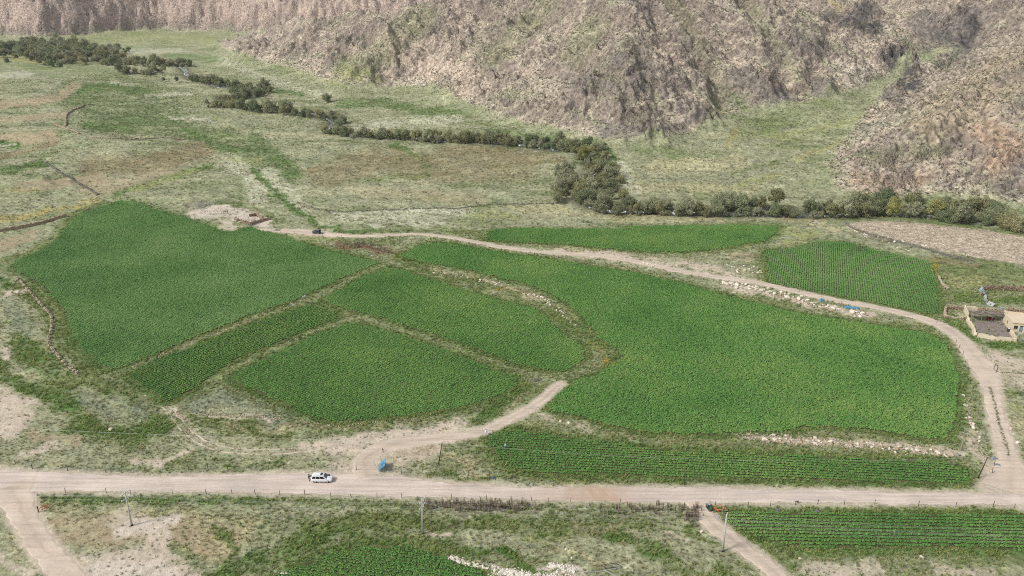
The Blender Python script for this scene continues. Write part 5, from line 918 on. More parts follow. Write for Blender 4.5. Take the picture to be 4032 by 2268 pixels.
corr_panel('corrugated_sheet', g[2], g[3], .9, .3, 'rusty corrugated sheet propped in the paddock fence', M_RUST); corr_panel('corrugated_sheet', g[3] + Vector((.3, 0, 0)), g[4], 1.2, .7, 'white weathered sheet in the middle of the paddock fence', M_WHITE); corr_panel('corrugated_sheet', g[4], g[5], 1.1, .6, 'bent white sheet above the large flat sheet', M_STEEL)
corr_panel('flat_sheet', g[5], g[6], 1.0, 1.1, 'large white flat sheet leaning in the paddock fence', M_WHITE)
bm = bmesh.new(); b_tube(bm, [g[7] + Vector((0, 0, .8)), g[8] + Vector((0, 0, .9))], .14, 8); b_tube(bm, [g[7], g[7] + Vector((0, 0, .9))], .1, 6); b_tube(bm, [g[8], g[8] + Vector((0, 0, 1.0))], .1, 6); tag(link('paddock_rail', bm_mesh('paddock_rail', bm, flat('bluegrey_paint', col(150, 170, 176)))), 'blue grey rail between the flat sheet and the farmhouse', 'rail')
# --- branch shelter
s4 = G(C5, [(770, 905), (1380, 895), (1400, 850), (722, 818)]); base = s4[0].copy(); sh = thing('branch_shelter', 'open shelter roofed with loose grey branches in the yard', 'shelter', base); zz = base.z
def sp(u, v): return (s4[0].lerp(s4[1], u)).lerp(s4[3].lerp(s4[2], u), v) - base
for u, v in [(0, 0), (.33, 0), (.66, 0), (.97, 0), (0, 1), (.5, 1), (.97, 1)]:
    q = sp(u, v); part('post', lambda bm, q=q: b_tube(bm, [q - Vector((0, 0, .2)), q + Vector((0, 0, 2.3))], .08), M_WOODG, sh)
for v in (0, 1): part('beam', lambda bm, v=v: b_tube(bm, [sp(-.03, v) + Vector((0, 0, 2.3)), sp(.5, v) + Vector((0, 0, 2.33)), sp(1.0, v) + Vector((0, 0, 2.3))], .08), M_WOODG, sh)
def brush(bm):
    for i in range(150):
        u, v = random.uniform(0, 1), random.uniform(-.05, 1.05); c = sp(u, v) + Vector((0, 0, 2.42 + random.uniform(0, .3))); a_ = random.uniform(0, 3.14); l = random.uniform(.7, 2.2); d = Vector((math.cos(a_), math.sin(a_), random.uniform(-.12, .12))) * l / 2
        b_tube(bm, [c - d, c + Vector((random.uniform(-.1, .1), random.uniform(-.1, .1), 0)), c + d], random.uniform(.02, .045), 4)
part('branch_layer', brush, M_WOODG, sh); part('roof_mat', lambda bm: b_box(bm, (sp(.5, .5)) + Vector((0, 0, 2.37)), (abs(s4[1].x - s4[0].x) * .96, (s4[3].y - s4[0].y) * 1.0, .05)), flat('brush_mat', col(120, 108, 92), .95, var=.3, scale=3), sh)
# --- small yard things
def wheel(par, c, r, wd, ax='Y'):
    t = part('wheel', lambda bm: None, None, par) if False else None
    bm = bmesh.new(); R = []
    prof = [(.62, -.5), (.95, -.5), (1.0, -.3), (1.0, .3), (.95, .5), (.62, .5)]
    for k in range(16):
        a = 6.28319 * k / 16; R.append([bm.verts.new((math.cos(a) * q * r, s * wd, math.sin(a) * q * r)) for q, s in prof])
    for k in range(16):
        for j in range(6): bm.faces.new((R[k][j], R[k][(j + 1) % 6], R[(k + 1) % 16][(j + 1) % 6], R[(k + 1) % 16][j]))
    ty = link('tyre', bm_mesh('tyre', bm, M_BLACK, True), None, None); w_ = ty; w_.name = 'wheel'; w_.parent = par; w_.location = c
    def rim(bm):
        bmesh.ops.create_cone(bm, cap_ends=True, segments=16, radius1=r * .62, radius2=r * .62, depth=wd * .8, matrix=Matrix.Rotation(math.pi / 2, 4, 'X'))
        for k in range(5): b_box(bm, (0, 0, 0), (r * 1.1, wd * .9, r * .12), Matrix.Rotation(k * math.pi / 5, 4, 'Y'))
    part('rim', rim, M_STEEL, w_); return w_
p = G(C5, [(1165, 885)])[0]; mt = thing('motor_cart', 'dark red three-wheeled motor cart under the branch shelter', 'cart', p + Vector((0, 0, .02)), .15); M_RED2 = flat('dark_red_paint', col(128, 44, 46), .5)
part('cargo_bed', lambda bm: (b_box(bm, (-.5, 0, .62), (1.5, 1.1, .06)), b_box(bm, (-.5, .53, .82), (1.5, .04, .4)), b_box(bm, (-.5, -.53, .82), (1.5, .04, .4)), b_box(bm, (-1.23, 0, .82), (.04, 1.02, .4)), b_box(bm, (.23, 0, .82), (.04, 1.02, .4))), M_RED2, mt)
part('seat', lambda bm: b_box(bm, (.55, 0, .78), (.5, .4, .16), None, .04), M_BLACK, mt); part('tank', lambda bm: b_box(bm, (1.0, 0, .82), (.45, .3, .25), None, .08), M_RED2, mt); part('handlebar', lambda bm: (b_tube(bm, [(1.45, 0, .35), (1.2, 0, 1.05)], .035), b_tube(bm, [(1.15, -.38, 1.08), (1.2, 0, 1.05), (1.15, .38, 1.08)], .025)), M_DARKM, mt); part('chassis', lambda bm: b_tube(bm, [(-1.1, 0, .45), (1.2, 0, .5)], .06), M_DARKM, mt)
for c in ((1.45, 0, .3), (-.7, .58, .3), (-.7, -.58, .3)): wheel(mt, c, .3, .14)
p = G(C5, [(1495, 1092)])[0]; bt = thing('barrel', 'black barrel with a white lid against the farmhouse wall', 'barrel', p)
def lathe(bm, prof, n=14):
    R = [[bm.verts.new((math.cos(6.28319 * k / n) * r_, math.sin(6.28319 * k / n) * r_, z)) for r_, z in prof] for k in range(n)]
    for k in range(n):
        for j in range(len(prof) - 1): bm.faces.new((R[k][j], R[(k + 1) % n][j], R[(k + 1) % n][j + 1], R[k][j + 1]))
    bm.faces.new([R[k][0] for k in range(n)][::-1]); bm.faces.new([R[k][-1] for k in range(n)])
part('body', lambda bm: lathe(bm, [(.38, -.05), (.42, .1), (.42, .45), (.45, .5), (.42, .55), (.42, .95), (.36, 1.1)]), flat('black_plastic', (.03, .03, .033), .5), bt, True); part('lid', lambda bm: lathe(bm, [(.3, 1.1), (.3, 1.24), (.1, 1.32)]), M_WHITE, bt, True)
p = G(C5, [(1268, 1170)])[0]; tag(part('yard_post', lambda bm: b_tube(bm, [p, p + Vector((.12, 0, 1.5))], .07), M_WOODG, None), 'pale wooden post standing in the middle of the dirt yard', 'post')
p = G(C5, [(1650, 1270)])[0]; tag(part('yard_pole', lambda bm: b_tube(bm, [p, p + Vector((0, 0, 3.3))], .05), M_STEEL, None), 'thin pale pole outside the corner of the yard wall', 'pole')
hose = G(C5, [(880, 1110), (950, 1140), (1050, 1165), (1160, 1180), (1250, 1178), (1330, 1195), (1390, 1215)]); tag(part('hose', lambda bm: b_tube(bm, [v + Vector((0, -.05, 1.2 if i < 6 else .9)) for i, v in enumerate(G(C5, [(905, 1190), (980, 1203), (1070, 1218), (1150, 1234), (1240, 1250), (1330, 1262), (1390, 1268)]))], .06), M_BLACK, None), 'black hose lying along the top of the front yard wall', 'hose')
hq = trace([(2505, 938), (2510, 925), (2506, 915), (2500, 930), (2512, 936), (2535, 938), (2576, 940), (2620, 941)]); tag(part('hose', lambda bm: b_tube(bm, [Vector(v) + Vector((0, 0, .06)) for v in smooth_line(hq, .8)], .07), M_BLACK, None), 'black hose crossing the dirt below the yard', 'hose')

# ------------------------------------------------------------------ utility poles and wires
tops = []
M_INS = flat('insulator', col(232, 236, 236), .3)
for (b_, t_, lab) in [((331.8, 1321.9), (313.8, 1236), 'tilted concrete utility pole on the dry patch by the dirt track'), ((1063, 1342.7), (1062, 1255), 'upright concrete utility pole beside the reed ditch'), ((1818, 1386.7), (1828.3, 1295), 'concrete utility pole beside the right dirt track and yellowing plot')]:
    b = P(*b_); tp = above(b, *t_); v = tp - b; po = thing('utility_pole', lab, 'utility pole', b); n = v.normalized(); hgt = v.length
    part('shaft', lambda bm: b_tube(bm, [n * -.3, n * hgt * .5, n * hgt], .19, 10, .11), M_CONC, po, True); part('foot', lambda bm: lathe(bm, [(.24, -.2), (.24, .28), (.2, .32)]), M_BLACK, po)
    ar = Vector((.42, .9, 0)).normalized(); pins = [n * hgt + Vector((0, 0, .18))]
    for (dz, ln, offs) in [(.45, 1.0, (-1, 1)), (1.75, 1.05, (-1, -.45, .45, 1))]:
        c = n * (hgt - dz); am = part('crossarm', lambda bm: b_box(bm, c, (ln * 2, .11, .11), Matrix.Rotation(math.atan2(ar.y, ar.x), 4, 'Z')), M_CONC, po)
        part('brace', lambda bm: b_tube(bm, [c + ar * ln * .7, n * (hgt - dz - .7)], .025), M_STEEL, po)
        for k in offs: q = c + ar * ln * k * .94 + Vector((0, 0, .06)); pins.append(q + Vector((0, 0, .2))); part('insulator', lambda bm, q=q: bmesh.ops.translate(bm, vec=q, verts=(lathe(bm, [(.03, 0), (.08, .06), (.05, .1), (.08, .15), (.04, .22)], 8), bm.verts[:])[1]), M_INS, am)
    part('insulator', lambda bm: bmesh.ops.translate(bm, vec=n * hgt, verts=(lathe(bm, [(.03, 0), (.08, .06), (.05, .1), (.08, .15), (.04, .22)], 8), bm.verts[:])[1]), M_INS, po)
    tops.append([b + q for q in pins])
def catenary(a, b, sag, n=14): return [a.lerp(b, i / n) - Vector((0, 0, sag * 4 * (i / n) * (1 - i / n))) for i in range(n + 1)]
WLAB = ['top wire of the concrete pole line beside the road', 'near wire on the upper crossarm of the concrete poles', 'far wire on the upper crossarm of the concrete poles', 'lowest near wire on the long crossarm of the concrete poles', 'inner near wire on the long crossarm of the concrete poles', 'inner far wire on the long crossarm of the concrete poles', 'outer far wire on the long crossarm of the concrete poles']
for k in range(7):
    a, b, c = tops[0][k], tops[1][k], tops[2][k]; l = a - (b - a) * 1.0; l.z = a.z; rgt = c + (c - b) * 1.0; rgt.z = c.z
    pts = catenary(l, a, .8)[:-1] + catenary(a, b, .8)[:-1] + catenary(b, c, .8)[:-1] + catenary(c, rgt, .8)
    tag(part('overhead_wire', lambda bm: b_tube(bm, pts, .009, 4), M_WIRE, None), WLAB[k], 'wire', 'wires of the concrete pole line')
old = []
for (b_, t_, lab) in [((1103, 1168), (1112, 1113), 'thin dark wooden pole between the banner and the crop strip'), ((2460, 1203), (2485, 1150), 'leaning dark wooden pole at the end of the crop strip')]:
    b = P(*b_); tp = above(b, *t_); v = tp - b; po = thing('wooden_pole', lab, 'pole', b); part('shaft', lambda bm: b_tube(bm, [v * -.04, v * .5 + Vector((.03, 0, 0)), v], .12, 8, .08), M_WOODD, po, True); part('insulator', lambda bm: bmesh.ops.translate(bm, vec=v, verts=(lathe(bm, [(.03, 0), (.07, .05), (.04, .16)], 8), bm.verts[:])[1]), M_INS, po); old.append(tp)
lft = above(P(100, 1135), 60, 1078); tag(part('overhead_wire', lambda bm: b_tube(bm, catenary(lft, old[0], .5)[:-1] + catenary(old[0], old[1], 2.6, 24)[:-1] + catenary(old[1], old[1] + Vector((45, -2, 0)), .6), .016, 4), M_WIRE, None), 'single sagging wire strung between the dark wooden poles', 'wire')
b = P(2415, 1132); tp = above(b, 2427, 1074); v = tp - b; po = thing('dead_tree', 'bare grey dead trunk leaning among the white stones', 'tree', b); part('trunk', lambda bm: b_tube(bm, [Vector((0, 0, -.2)), v * .35 + Vector((.25, 0, 0)), v * .7 + Vector((.2, 0, 0)), v], .13, 6, .05), M_WOODG, po); part('branch', lambda bm: b_tube(bm, [v * .72, v * .72 + Vector((1.4, .2, .1))], .06, 5, .03), M_WOODG, po); part('branch', lambda bm: b_tube(bm, [v * .5, v * .5 + Vector((-1.0, .2, .3))], .05, 5, .02), M_WOODG, po)

# ------------------------------------------------------------------ fences
C1b = lambda a, b: (a / 3, 966 + b / 3); C2b = lambda a, b: (858.67 + a / 3, 966 + b / 3); C3b = lambda a, b: (1717.3 + a / 3, 966 + b / 3)
NPOST = [C1b(115, 605), C1b(245, 640), C1b(510, 655), C1b(800, 668), C1b(1095, 668), C1b(1422, 650), C1b(1572, 650), C1b(1720, 648), C1b(2028, 640), C1b(2140, 642), C1b(2372, 636), C2b(114, 650)]
NPOST2 = [C2b(320, 665), C2b(454, 675), C2b(608, 675), C2b(800, 690), C2b(960, 695), C2b(1120, 700), C2b(1290, 705), C2b(1487, 710), C2b(1640, 722), C2b(1900, 728), C2b(2250, 735), C3b(100, 745), C3b(500, 745), C3b(800, 750), C3b(1180, 755), C3b(1500, 760), C3b(1900, 780), C3b(2180, 770)]
SPOST = [C1b(497, 822), C1b(803, 822), C1b(985, 835), C1b(1300, 830), C1b(1558, 832), C1b(1750, 832), C1b(1928, 834), C1b(2111, 838), C1b(2303, 838), C1b(2498, 850), C2b(78, 862), C2b(270, 862), C2b(457, 862), C2b(640, 868), C2b(832, 872), C2b(1100, 878), C2b(1433, 882), C2b(1565, 892), C2b(1733, 902), C2b(2100, 910), C2b(2400, 915), C3b(10, 938)]
SPOST2 = [C3b(245, 930), C3b(490, 928), C3b(662, 918), C3b(850, 915), C3b(1018, 906), C3b(1220, 908), C3b(1450, 908), C3b(1778, 922), C3b(2060, 925), C3b(2342, 928), C3b(2500, 935)]
LPOST = [(2404, 862), (2412, 876), (2422, 892), (2428, 912), (2434, 935), (2440, 960), (2446, 985), (2452, 1010), (2460, 1040), (2468, 1070), (2476, 1100), (2484, 1125), (2492, 1150), (2500, 1172), (2496, 1190)]
UPOST = [(706, 586), (740, 588), (770, 590), (790, 592), (812, 594), (860, 598), (1630, 648), (2010, 735), (2065, 747), (2115, 766), (2246, 812), (2356, 812)]
POSTM = []
for i in range(4):
    bm = bmesh.new(); b_tube(bm, [(0, 0, -.25), (random.uniform(-.03, .03), 0, .6), (random.uniform(-.06, .06), random.uniform(-.04, .04), 1.25)], .07, 6, .055); POSTM.append(bm_mesh('fence_post', bm, M_POST))
for pts, lab, grp, wl in [(NPOST, 'dark fence post on the rough grass edge left of the banner', 'posts north of the road, left of the banner', 'thin fence wire along the rough grass left of the banner'), (NPOST2, 'fence post between the road and the crop strip', 'posts along the crop strip', 'thin fence wire between the road and the crop strip'), (SPOST, 'fence post on the south edge of the road before the right track', 'posts south of the road', 'thin fence wire on the south edge of the road'), (SPOST2, 'fence post between the road and the yellowing plot', 'posts above the yellowing plot', 'thin fence wire above the yellowing plot'), (LPOST, 'crooked fence post between the widest field and the lane', 'posts along the lane', None), (UPOST, 'thin fence post on the verge of the upper farm lane', 'posts along the upper lane', None)]:
    W_ = D(*pts); 
    for p in W_:
        o = link('fence_post', random.choice(POSTM)); o.location = p; o.rotation_euler = (random.uniform(-.12, .12), random.uniform(-.14, .14), random.uniform(0, 6.28)); s = random.uniform(.85, 1.15); o.scale = (s, s, s); tag(o, lab, 'fence post', grp)
    if wl: tag(part('fence_wire', lambda bm: [b_tube(bm, [p + Vector((0, 0, h_)) for p in W_], .008, 3) for h_ in (.5, .95)], M_DARKM, None), wl, 'wire')

# ------------------------------------------------------------------ banner, gates, sheets, junk
p0, p1 = G(CB, [(362, 1052), (398, 868)]); bn = thing('banner', 'sagging blue banner with dark marks on sticks at the track entrance', 'banner', p0); d = p1 - p0
def cloth(bm, nx=10, nz=6):
    g_ = [[bm.verts.new(d * (i / nx) * .98 + Vector((-.75 + 1.5 * j / nz + .06 * math.sin(i * 1.3 + j), .02, .45 + 1.35 * j / nz - .12 * math.sin(math.pi * i / nx) + .03 * math.sin(i * 2.1)))) for j in range(nz + 1)] for i in range(nx + 1)]
    for i in range(nx):
        for j in range(nz): bm.faces.new((g_[i][j], g_[i + 1][j], g_[i + 1][j + 1], g_[i][j + 1]))
    bmesh.ops.solidify(bm, geom=bm.faces[:], thickness=.02)
clo = part('cloth', cloth, M_BLUE, bn, True)
for (u, wz) in [(.28, .62), (.5, .62), (.72, .6), (.62, .3)]:
    def mark(bm, u=u, wz=wz):
        c = d * u + Vector((-.75 + 1.5 * wz - .06, .02, .5 + 1.35 * wz)); 
        for k in range(3): b_box(bm, c + Vector((random.uniform(-.04, .04), random.uniform(-.1, .1), .05)), (.2, .06, .012), Matrix.Rotation(-.73, 4, 'Y') @ Matrix.Rotation(random.uniform(-.9, .9), 4, 'Z'))
    part('mark', mark, flat('mark_ink', col(30, 60, 110), .7), clo)
for q, h_ in ((Vector((.5, -.05, 0)), 1.5), (d + Vector((-.35, .1, 0)), 2.2), (d * .5 + Vector((-.25, 0, 0)), 2.0), (d * .1 + Vector((-.45, 0, 0)), 1.9)): part('stick', lambda bm, q=q, h_=h_: b_tube(bm, [q - Vector((0, 0, .2)), q + Vector((random.uniform(-.15, .15), 0, h_))], .045), M_WOODG, bn)
a, b = G(CB, [(370, 592), (410, 586)]); tr = thing('trestle', 'small black A-shaped trestle on the sand beyond the banner', 'trestle', a)
for v in (Vector((0, 0, 0)), b - a): part('leg', lambda bm, v=v: b_tube(bm, [v, (b - a) * .45 + Vector((0, .2, 1.0))], .05), M_BLACK, tr)
part('leg', lambda bm: b_tube(bm, [(b - a) * .45 + Vector((0, 1.0, 0)), (b - a) * .45 + Vector((0, .2, 1.0))], .05), M_BLACK, tr)
g1, g2 = G(C8, [(692, 292), (612, 232)]); og = thing('farm_gate', 'orange metal gate frame standing open beside the right dirt track', 'gate', g1); d = g2 - g1; k = Vector((.55, .1, 0))
part('side_rail', lambda bm: b_box(bm, d / 2 + Vector((0, 0, .75)), (d.length, .12, .22), Matrix.Rotation(math.atan2(d.y, d.x), 4, 'Z')), M_ORANGE, og); part('frame', lambda bm: (b_tube(bm, [(0, 0, .1), (0, 0, 1.1)], .05), b_tube(bm, [d + Vector((0, 0, .1)), d + Vector((0, 0, 1.1))], .05), b_tube(bm, [d + Vector((0, 0, 1.05)), d + k * 3 + Vector((0, .3, 1.05)), k * 3 + Vector((0, 0, 1.0))], .05), b_tube(bm, [(0, 0, 1.0), k * 3 + Vector((0, 0, 1.0))], .05)), M_ORANGE, og)
part('bar', lambda bm: b_tube(bm, [d * .4 + Vector((0, 0, .7)), d * .2 + Vector((2.2, .1, .5))], .03), M_STEEL, og)
pr = [Vector(v) for v in trace([(97.5, 1288.5), (101, 1278.5), (129, 1275)])]; rg_ = thing('road_barrier', 'faded red rail barrier beside its brown post at the dirt track', 'barrier', pr[0])
part('post', lambda bm: b_tube(bm, [(0, 0, -.3), (.02, 0, 1.5)], .11, 7), flat('brown_post', col(104, 70, 52)), rg_); q0 = Vector((.3, .0, .95)); q1 = pr[2] - pr[0] + Vector((0, 0, .9))
part('rail', lambda bm: b_tube(bm, [q0, q1], .08), M_RED, rg_); part('lower_rail', lambda bm: b_tube(bm, [q0 + Vector((.3, 0, -.45)), q1 + Vector((-.1, 0, -.5))], .06), M_RED, rg_)
for u in (.25, .45, .65, .85): part('strut', lambda bm, u=u: b_tube(bm, [q0.lerp(q1, u), q0.lerp(q1, u) + Vector((.08, 0, -.47))], .04), M_RED, rg_)
def sheet(c, sx, sy, name, label, mat, hgt=.35, rz=0., seed=0):
    """crumpled sheet lying over whatever is beneath it"""
    def f(bm):
        n = 8; g_ = []
        for i in range(n + 1):
            row = []
            for j in range(n + 1):
                x, y = (i / n - .5) * sx, (j / n - .5) * sy; x += .1 * sx * float(noise(i * .7, j * .7, seed + 3)); y += .16 * sy * float(noise(i * .7, j * .7, seed + 4))
                X_, Y_ = x * math.cos(rz) - y * math.sin(rz), x * math.sin(rz) + y * math.cos(rz); e = 1 - max(abs(i / n - .5), abs(j / n - .5)) * 2
                row.append(bm.verts.new((X_, Y_, float(hz(c.x + X_, c.y + Y_)) - c.z + .05 + hgt * min(e * 2.5, 1) * (.7 + .6 * float(noise(i * .9, j * .9, seed))))))
            g_.append(row)
        for i in range(n):
            for j in range(n): bm.faces.new((g_[i][j], g_[i + 1][j], g_[i + 1][j + 1], g_[i][j + 1]))
        bmesh.ops.solidify(bm, geom=bm.faces[:], thickness=.02)
    o = part(name, f, mat, None); o.location = c; return tag(o, label, 'sheet')
sheet(P(2143, 776), 5.2, 1.1, 'plastic_sheet', 'long blue plastic sheet draped over the boulder heap', M_BLUE, .8, -.28, 1); sheet(P(2067, 757), 1.7, 1.1, 'plastic_sheet', 'small blue plastic sheet on the boulder heap by the lane', M_BLUE, 1.0, .3, 2)
sheet(Vector(trace([C8(505, 130)])[0]), 1.5, .9, 'plastic_sheet', 'white plastic sheet beside the orange gate', M_WHITE, .35, .2, 3); sheet(Vector(trace([C8(550, 195)])[0]), 1.6, 1.9, 'tarpaulin', 'dull green tarpaulin on the ground beside the orange gate', M_GREENP, .25, .2, 4)
for (a, b, sx, lab, mt_) in [(766, 745, 1.6, 'white plastic sheet on the bank at the end of the narrow strip', M_WHITE), (735, 767, 1.6, 'pale crumpled sheet on the bank beside the narrow strip', M_WHITE), (936, 643, 1.4, 'white plastic heap at the corner of the big field', M_WHITE), (951, 648, 1.3, 'second white heap at the corner of the big field', M_WHITE), (2051, 563, 1.6, 'white sheet on the grass behind the square plot', M_STEEL), (1242, 1203, 1.1, 'small faded blue rag in the roadside grass', flat('faded_blue', col(128, 152, 190))), (1338, 1220, .8, 'small white bag lying on the road edge', M_WHITE), (706, 1110, .5, 'white scrap lying by the wheel track', M_WHITE), (2501, 1153, 1.4, 'pale sheet caught on the fence by the lane corner', M_CORR), (2510, 1170, 1.1, 'second pale sheet on the fence by the lane corner', M_CORR), (1957, 1283, 1.0, 'grey cloth caught in the weeds above the yellowing plot', flat('grey_cloth', col(170, 172, 186))), (2056, 1286, 1.1, 'grey bundle in the weeds above the yellowing plot', flat('grey_cloth', col(170, 172, 186))), (1805, 1302, .7, 'white bag beside the concrete pole track', M_WHITE), (1207, 1101, .6, 'white sack on the grass corner of the crop strip', M_WHITE), (833, 620, 1.4, 'grey plastic sheet in the weeds below the black jeep', flat('grey_cloth', col(170, 172, 186))), (1350, 958, 1.8, 'grey brush heap covered by a net at the plot corner', flat('net', col(150, 152, 140))), (697, 579, 3.0, 'grey sheet lying at the end of the jeep lane', flat('pale_grey', col(184, 190, 182)))]:
    sheet(P(a, b), sx, sx * .65, 'plastic_sheet', lab, mt_, .3, random.uniform(-.6, .6), random.randrange(90))
fr_ = G(CF, [(1150, 660), (1395, 625), (1500, 665), (1215, 690)]); mf = thing('metal_frame', 'dark metal frame lying beside the white stones', 'frame', fr_[0]); q = [v - fr_[0] for v in fr_]
part('rail', lambda bm: b_tube(bm, [q[0] + Vector((0, 0, .55)), q[1] + Vector((0, 0, .55))], .05), M_DARKM, mf); part('rail', lambda bm: b_tube(bm, [q[3] + Vector((0, 0, .2)), q[2] + Vector((0, 0, .2))], .05), M_DARKM, mf)
for i, v in enumerate(q[:2]): part('leg', lambda bm, v=v: b_tube(bm, [v, v + Vector((0, 0, .6))], .05), M_DARKM, mf)
part('cross_bar', lambda bm: b_tube(bm, [q[1] + Vector((0, 0, .5)), q[2] + Vector((0, 0, .2))], .05), M_DARKM, mf); part('cross_bar', lambda bm: b_tube(bm, [q[0] + Vector((0, 0, .5)), q[3] + Vector((0, 0, .2))], .05), M_DARKM, mf)
for pts, lab in [([(540, 630), (690, 690), (860, 740), (1000, 750), (1090, 742), (1250, 715), (1480, 665)], 'long curved grey pipe lying past the metal frame'), ([(1180, 695), (1240, 740), (1320, 780), (1420, 830)], 'short grey pipe running down from the metal frame')]:
    hq2 = smooth_line(trace([CF(*v) for v in pts]), .6); tag(part('pipe', lambda bm: b_tube(bm, [Vector(v) + Vector((0, 0, .12)) for v in hq2], .07), flat('grey_pipe', col(190, 188, 182)), None), lab, 'pipe')

# ------------------------------------------------------------------ vehicles
def loft(bm, secs, caps=True):
    R = [[bm.verts.new(p) for p in s] for s in secs]
    for a, b in zip(R, R[1:]):
        for k in range(len(a) - 1): bm.faces.new((a[k], a[k + 1], b[k + 1], b[k]))
    if caps: bm.faces.new(R[0]); bm.faces.new(R[-1][::-1])
    return R
def car(name, label, loc, rz, body, cab, wb, r, tr, paint, boxy, roofc=None):
    """body stations: x, z_low, z_belt, half width; cab: (x base rear, x base front, x roof rear, x roof front, z base, z roof, w base, w roof)"""
    t = thing(name, label, 'car', loc, rz); cp, gm = paint, M_GLASS
    def fbody(bm):
        secs = []
        for (x, zl, zb, w_) in body:
            hgt = zb - zl; secs.append([(x, -w_ * .86, zl), (x, -w_ * .97, zl + .12 * hgt), (x, -w_, zl + .5 * hgt), (x, -w_ * .98, zl + .85 * hgt), (x, -w_ * .9, zb), (x, -w_ * .45, zb + .035), (x, 0, zb + .045), (x, w_ * .45, zb + .035), (x, w_ * .9, zb), (x, w_ * .98, zl + .85 * hgt), (x, w_, zl + .5 * hgt), (x, w_ * .97, zl + .12 * hgt), (x, w_ * .86, zl)])
        loft(bm, secs); 
    part('body', fbody, cp, t, True)
    xr, xf, rr_, rf_, zb, zr, wb_, wr = cab
    def lerp(u, z, s):        # point on the cab side surface: u 0 rear .. 1 front
        k = (z - zb) / (zr - zb); x0 = xr + (rr_ - xr) * k; x1 = xf + (rf_ - xf) * k; return Vector((x0 + (x1 - x0) * u, s * (wb_ + (wr - wb_) * k), z))
    def fcab(bm):
        zs = [zb - .05, zb + (zr - zb) * .5, zr - .07, zr]; ins = [0, 0, 0, .1]; rows = []
        for z, i_ in zip(zs, ins):
            k = min((z - zb) / (zr - zb), 1); w_ = wb_ + (wr - wb_) * k - i_; x0 = xr + (rr_ - xr) * k + i_; x1 = xf + (rf_ - xf) * k - i_; m = (x0 + x1) / 2
            rows.append([bm.verts.new(v) for v in [(x0, -w_ * .9, z), (x0 + .12, -w_, z), (m, -w_ * 1.015, z), (x1 - .15, -w_, z), (x1, -w_ * .86, z), (x1 + .05, 0, z), (x1, w_ * .86, z), (x1 - .15, w_, z), (m, w_ * 1.015, z), (x0 + .12, w_, z), (x0, w_ * .9, z), (x0 - .04, 0, z)]])
        for a, b in zip(rows, rows[1:]):
            for k in range(12): bm.faces.new((a[k], a[(k + 1) % 12], b[(k + 1) % 12], b[k]))
        c = bm.verts.new(((rr_ + rf_) / 2, 0, zr + .03))
        for k in range(12): bm.faces.new((rows[-1][k], rows[-1][(k + 1) % 12], c))
    part('cabin', fcab, roofc or cp, t, True)
    z1, z2 = zb + .05, zr - .14
    for s in (-1, 1):
        for (u0, u1) in ((.07, .3), (.33, .6), (.63, .93)):
            def win(bm, u0=u0, u1=u1, s=s):
                e = Vector((0, s * .022, 0)); q = [lerp(u0, z1, s) + e, lerp(u1, z1, s) + e, lerp(min(u1, .98), z2, s) + e, lerp(u0, z2, s) + e]; vs = [bm.verts.new(v) for v in q]; f = bm.faces.new(vs); bmesh.ops.solidify(bm, geom=[f], thickness=.015)
            part('side_window', win, gm, t)
        part('mirror', lambda bm: b_box(bm, (xf - .15, s * (wb_ + .14), zb + .1), (.14, .22, .15), None, .03), cp, t)
        part('headlight', lambda bm: b_box(bm, (body[-1][0] - .16, s * body[-2][3] * .72, body[-2][1] + (body[-2][2] - body[-2][1]) * .82), (.3, .3, .13), None, .03), flat('lamp_glass', col(220, 226, 232), .15), t); part('tail_light', lambda bm: b_box(bm, (body[0][0] + .05, s * body[1][3] * .86, body[0][2] - .05), (.16, .18, .3), None, .02), flat('tail_red', col(170, 30, 30), .3), t)
    def pane(bm, front):
        u = 1.0 if front else 0.0; e = Vector((.05 if front else -.035, 0, .01)); k1, k2 = .88, .86; q = [lerp(u, z1, -1) * 1 + e, lerp(u, z1, 1) + e, lerp(u, z2 + .04, 1) + e, lerp(u, z2 + .04, -1) + e]
        for v in q: v.y *= .84
        vs = [bm.verts.new(v) for v in q]; f = bm.faces.new(vs); bmesh.ops.solidify(bm, geom=[f], thickness=.015)
    part('windscreen', lambda bm: pane(bm, True), flat('windscreen_glass', (.10, .13, .16), .06, var=.3, spec=.7), t); part('rear_window', lambda bm: pane(bm, False), gm, t)
    for x in (-wb / 2, wb / 2):
        for s in (-1, 1):
            part('wheel_arch', lambda bm: bmesh.ops.create_cone(bm, cap_ends=True, segments=20, radius1=r * 1.17, radius2=r * 1.17, depth=.12, matrix=Matrix.Translation((x, s * (tr - .02), r)) @ Matrix.Rotation(math.pi / 2, 4, 'X')), M_BLACK, t); wheel(t, (x, s * (tr + .0), r), r, .24)
    part('front_bumper', lambda bm: b_box(bm, (body[-1][0] - .02, 0, body[-1][1] + .1), (.14, body[-2][3] * 1.6, .22), None, .05), cp if not boxy else M_BLACK, t); part('grille', lambda bm: b_box(bm, (body[-1][0] - .01, 0, body[-1][2] - .1), (.06, body[-2][3] * .9, .16)), M_BLACK, t); part('rear_bumper', lambda bm: b_box(bm, (body[0][0] + .02, 0, body[0][1] + .12), (.16, body[1][3] * 1.7, .22), None, .05), cp if not boxy else M_BLACK, t); part('underside', lambda bm: b_box(bm, (0, 0, r * .95), (wb * 1.3, tr * 1.7, .16)), M_BLACK, t)
    return t, lerp
def paintmat(name, c, rough=.25): m = flat(name, c, rough, 0, .04, 1., .6); m.node_tree.nodes['Principled BSDF'].inputs['Coat Weight'].default_value = .6; return m
w1, w2 = G(CS, [(790, 1052), (1402, 1060)]); ctr = (w1 + w2) / 2 + Vector((.05, .78, .06)); ctr.z = float(hz(ctr.x, ctr.y)) + .05
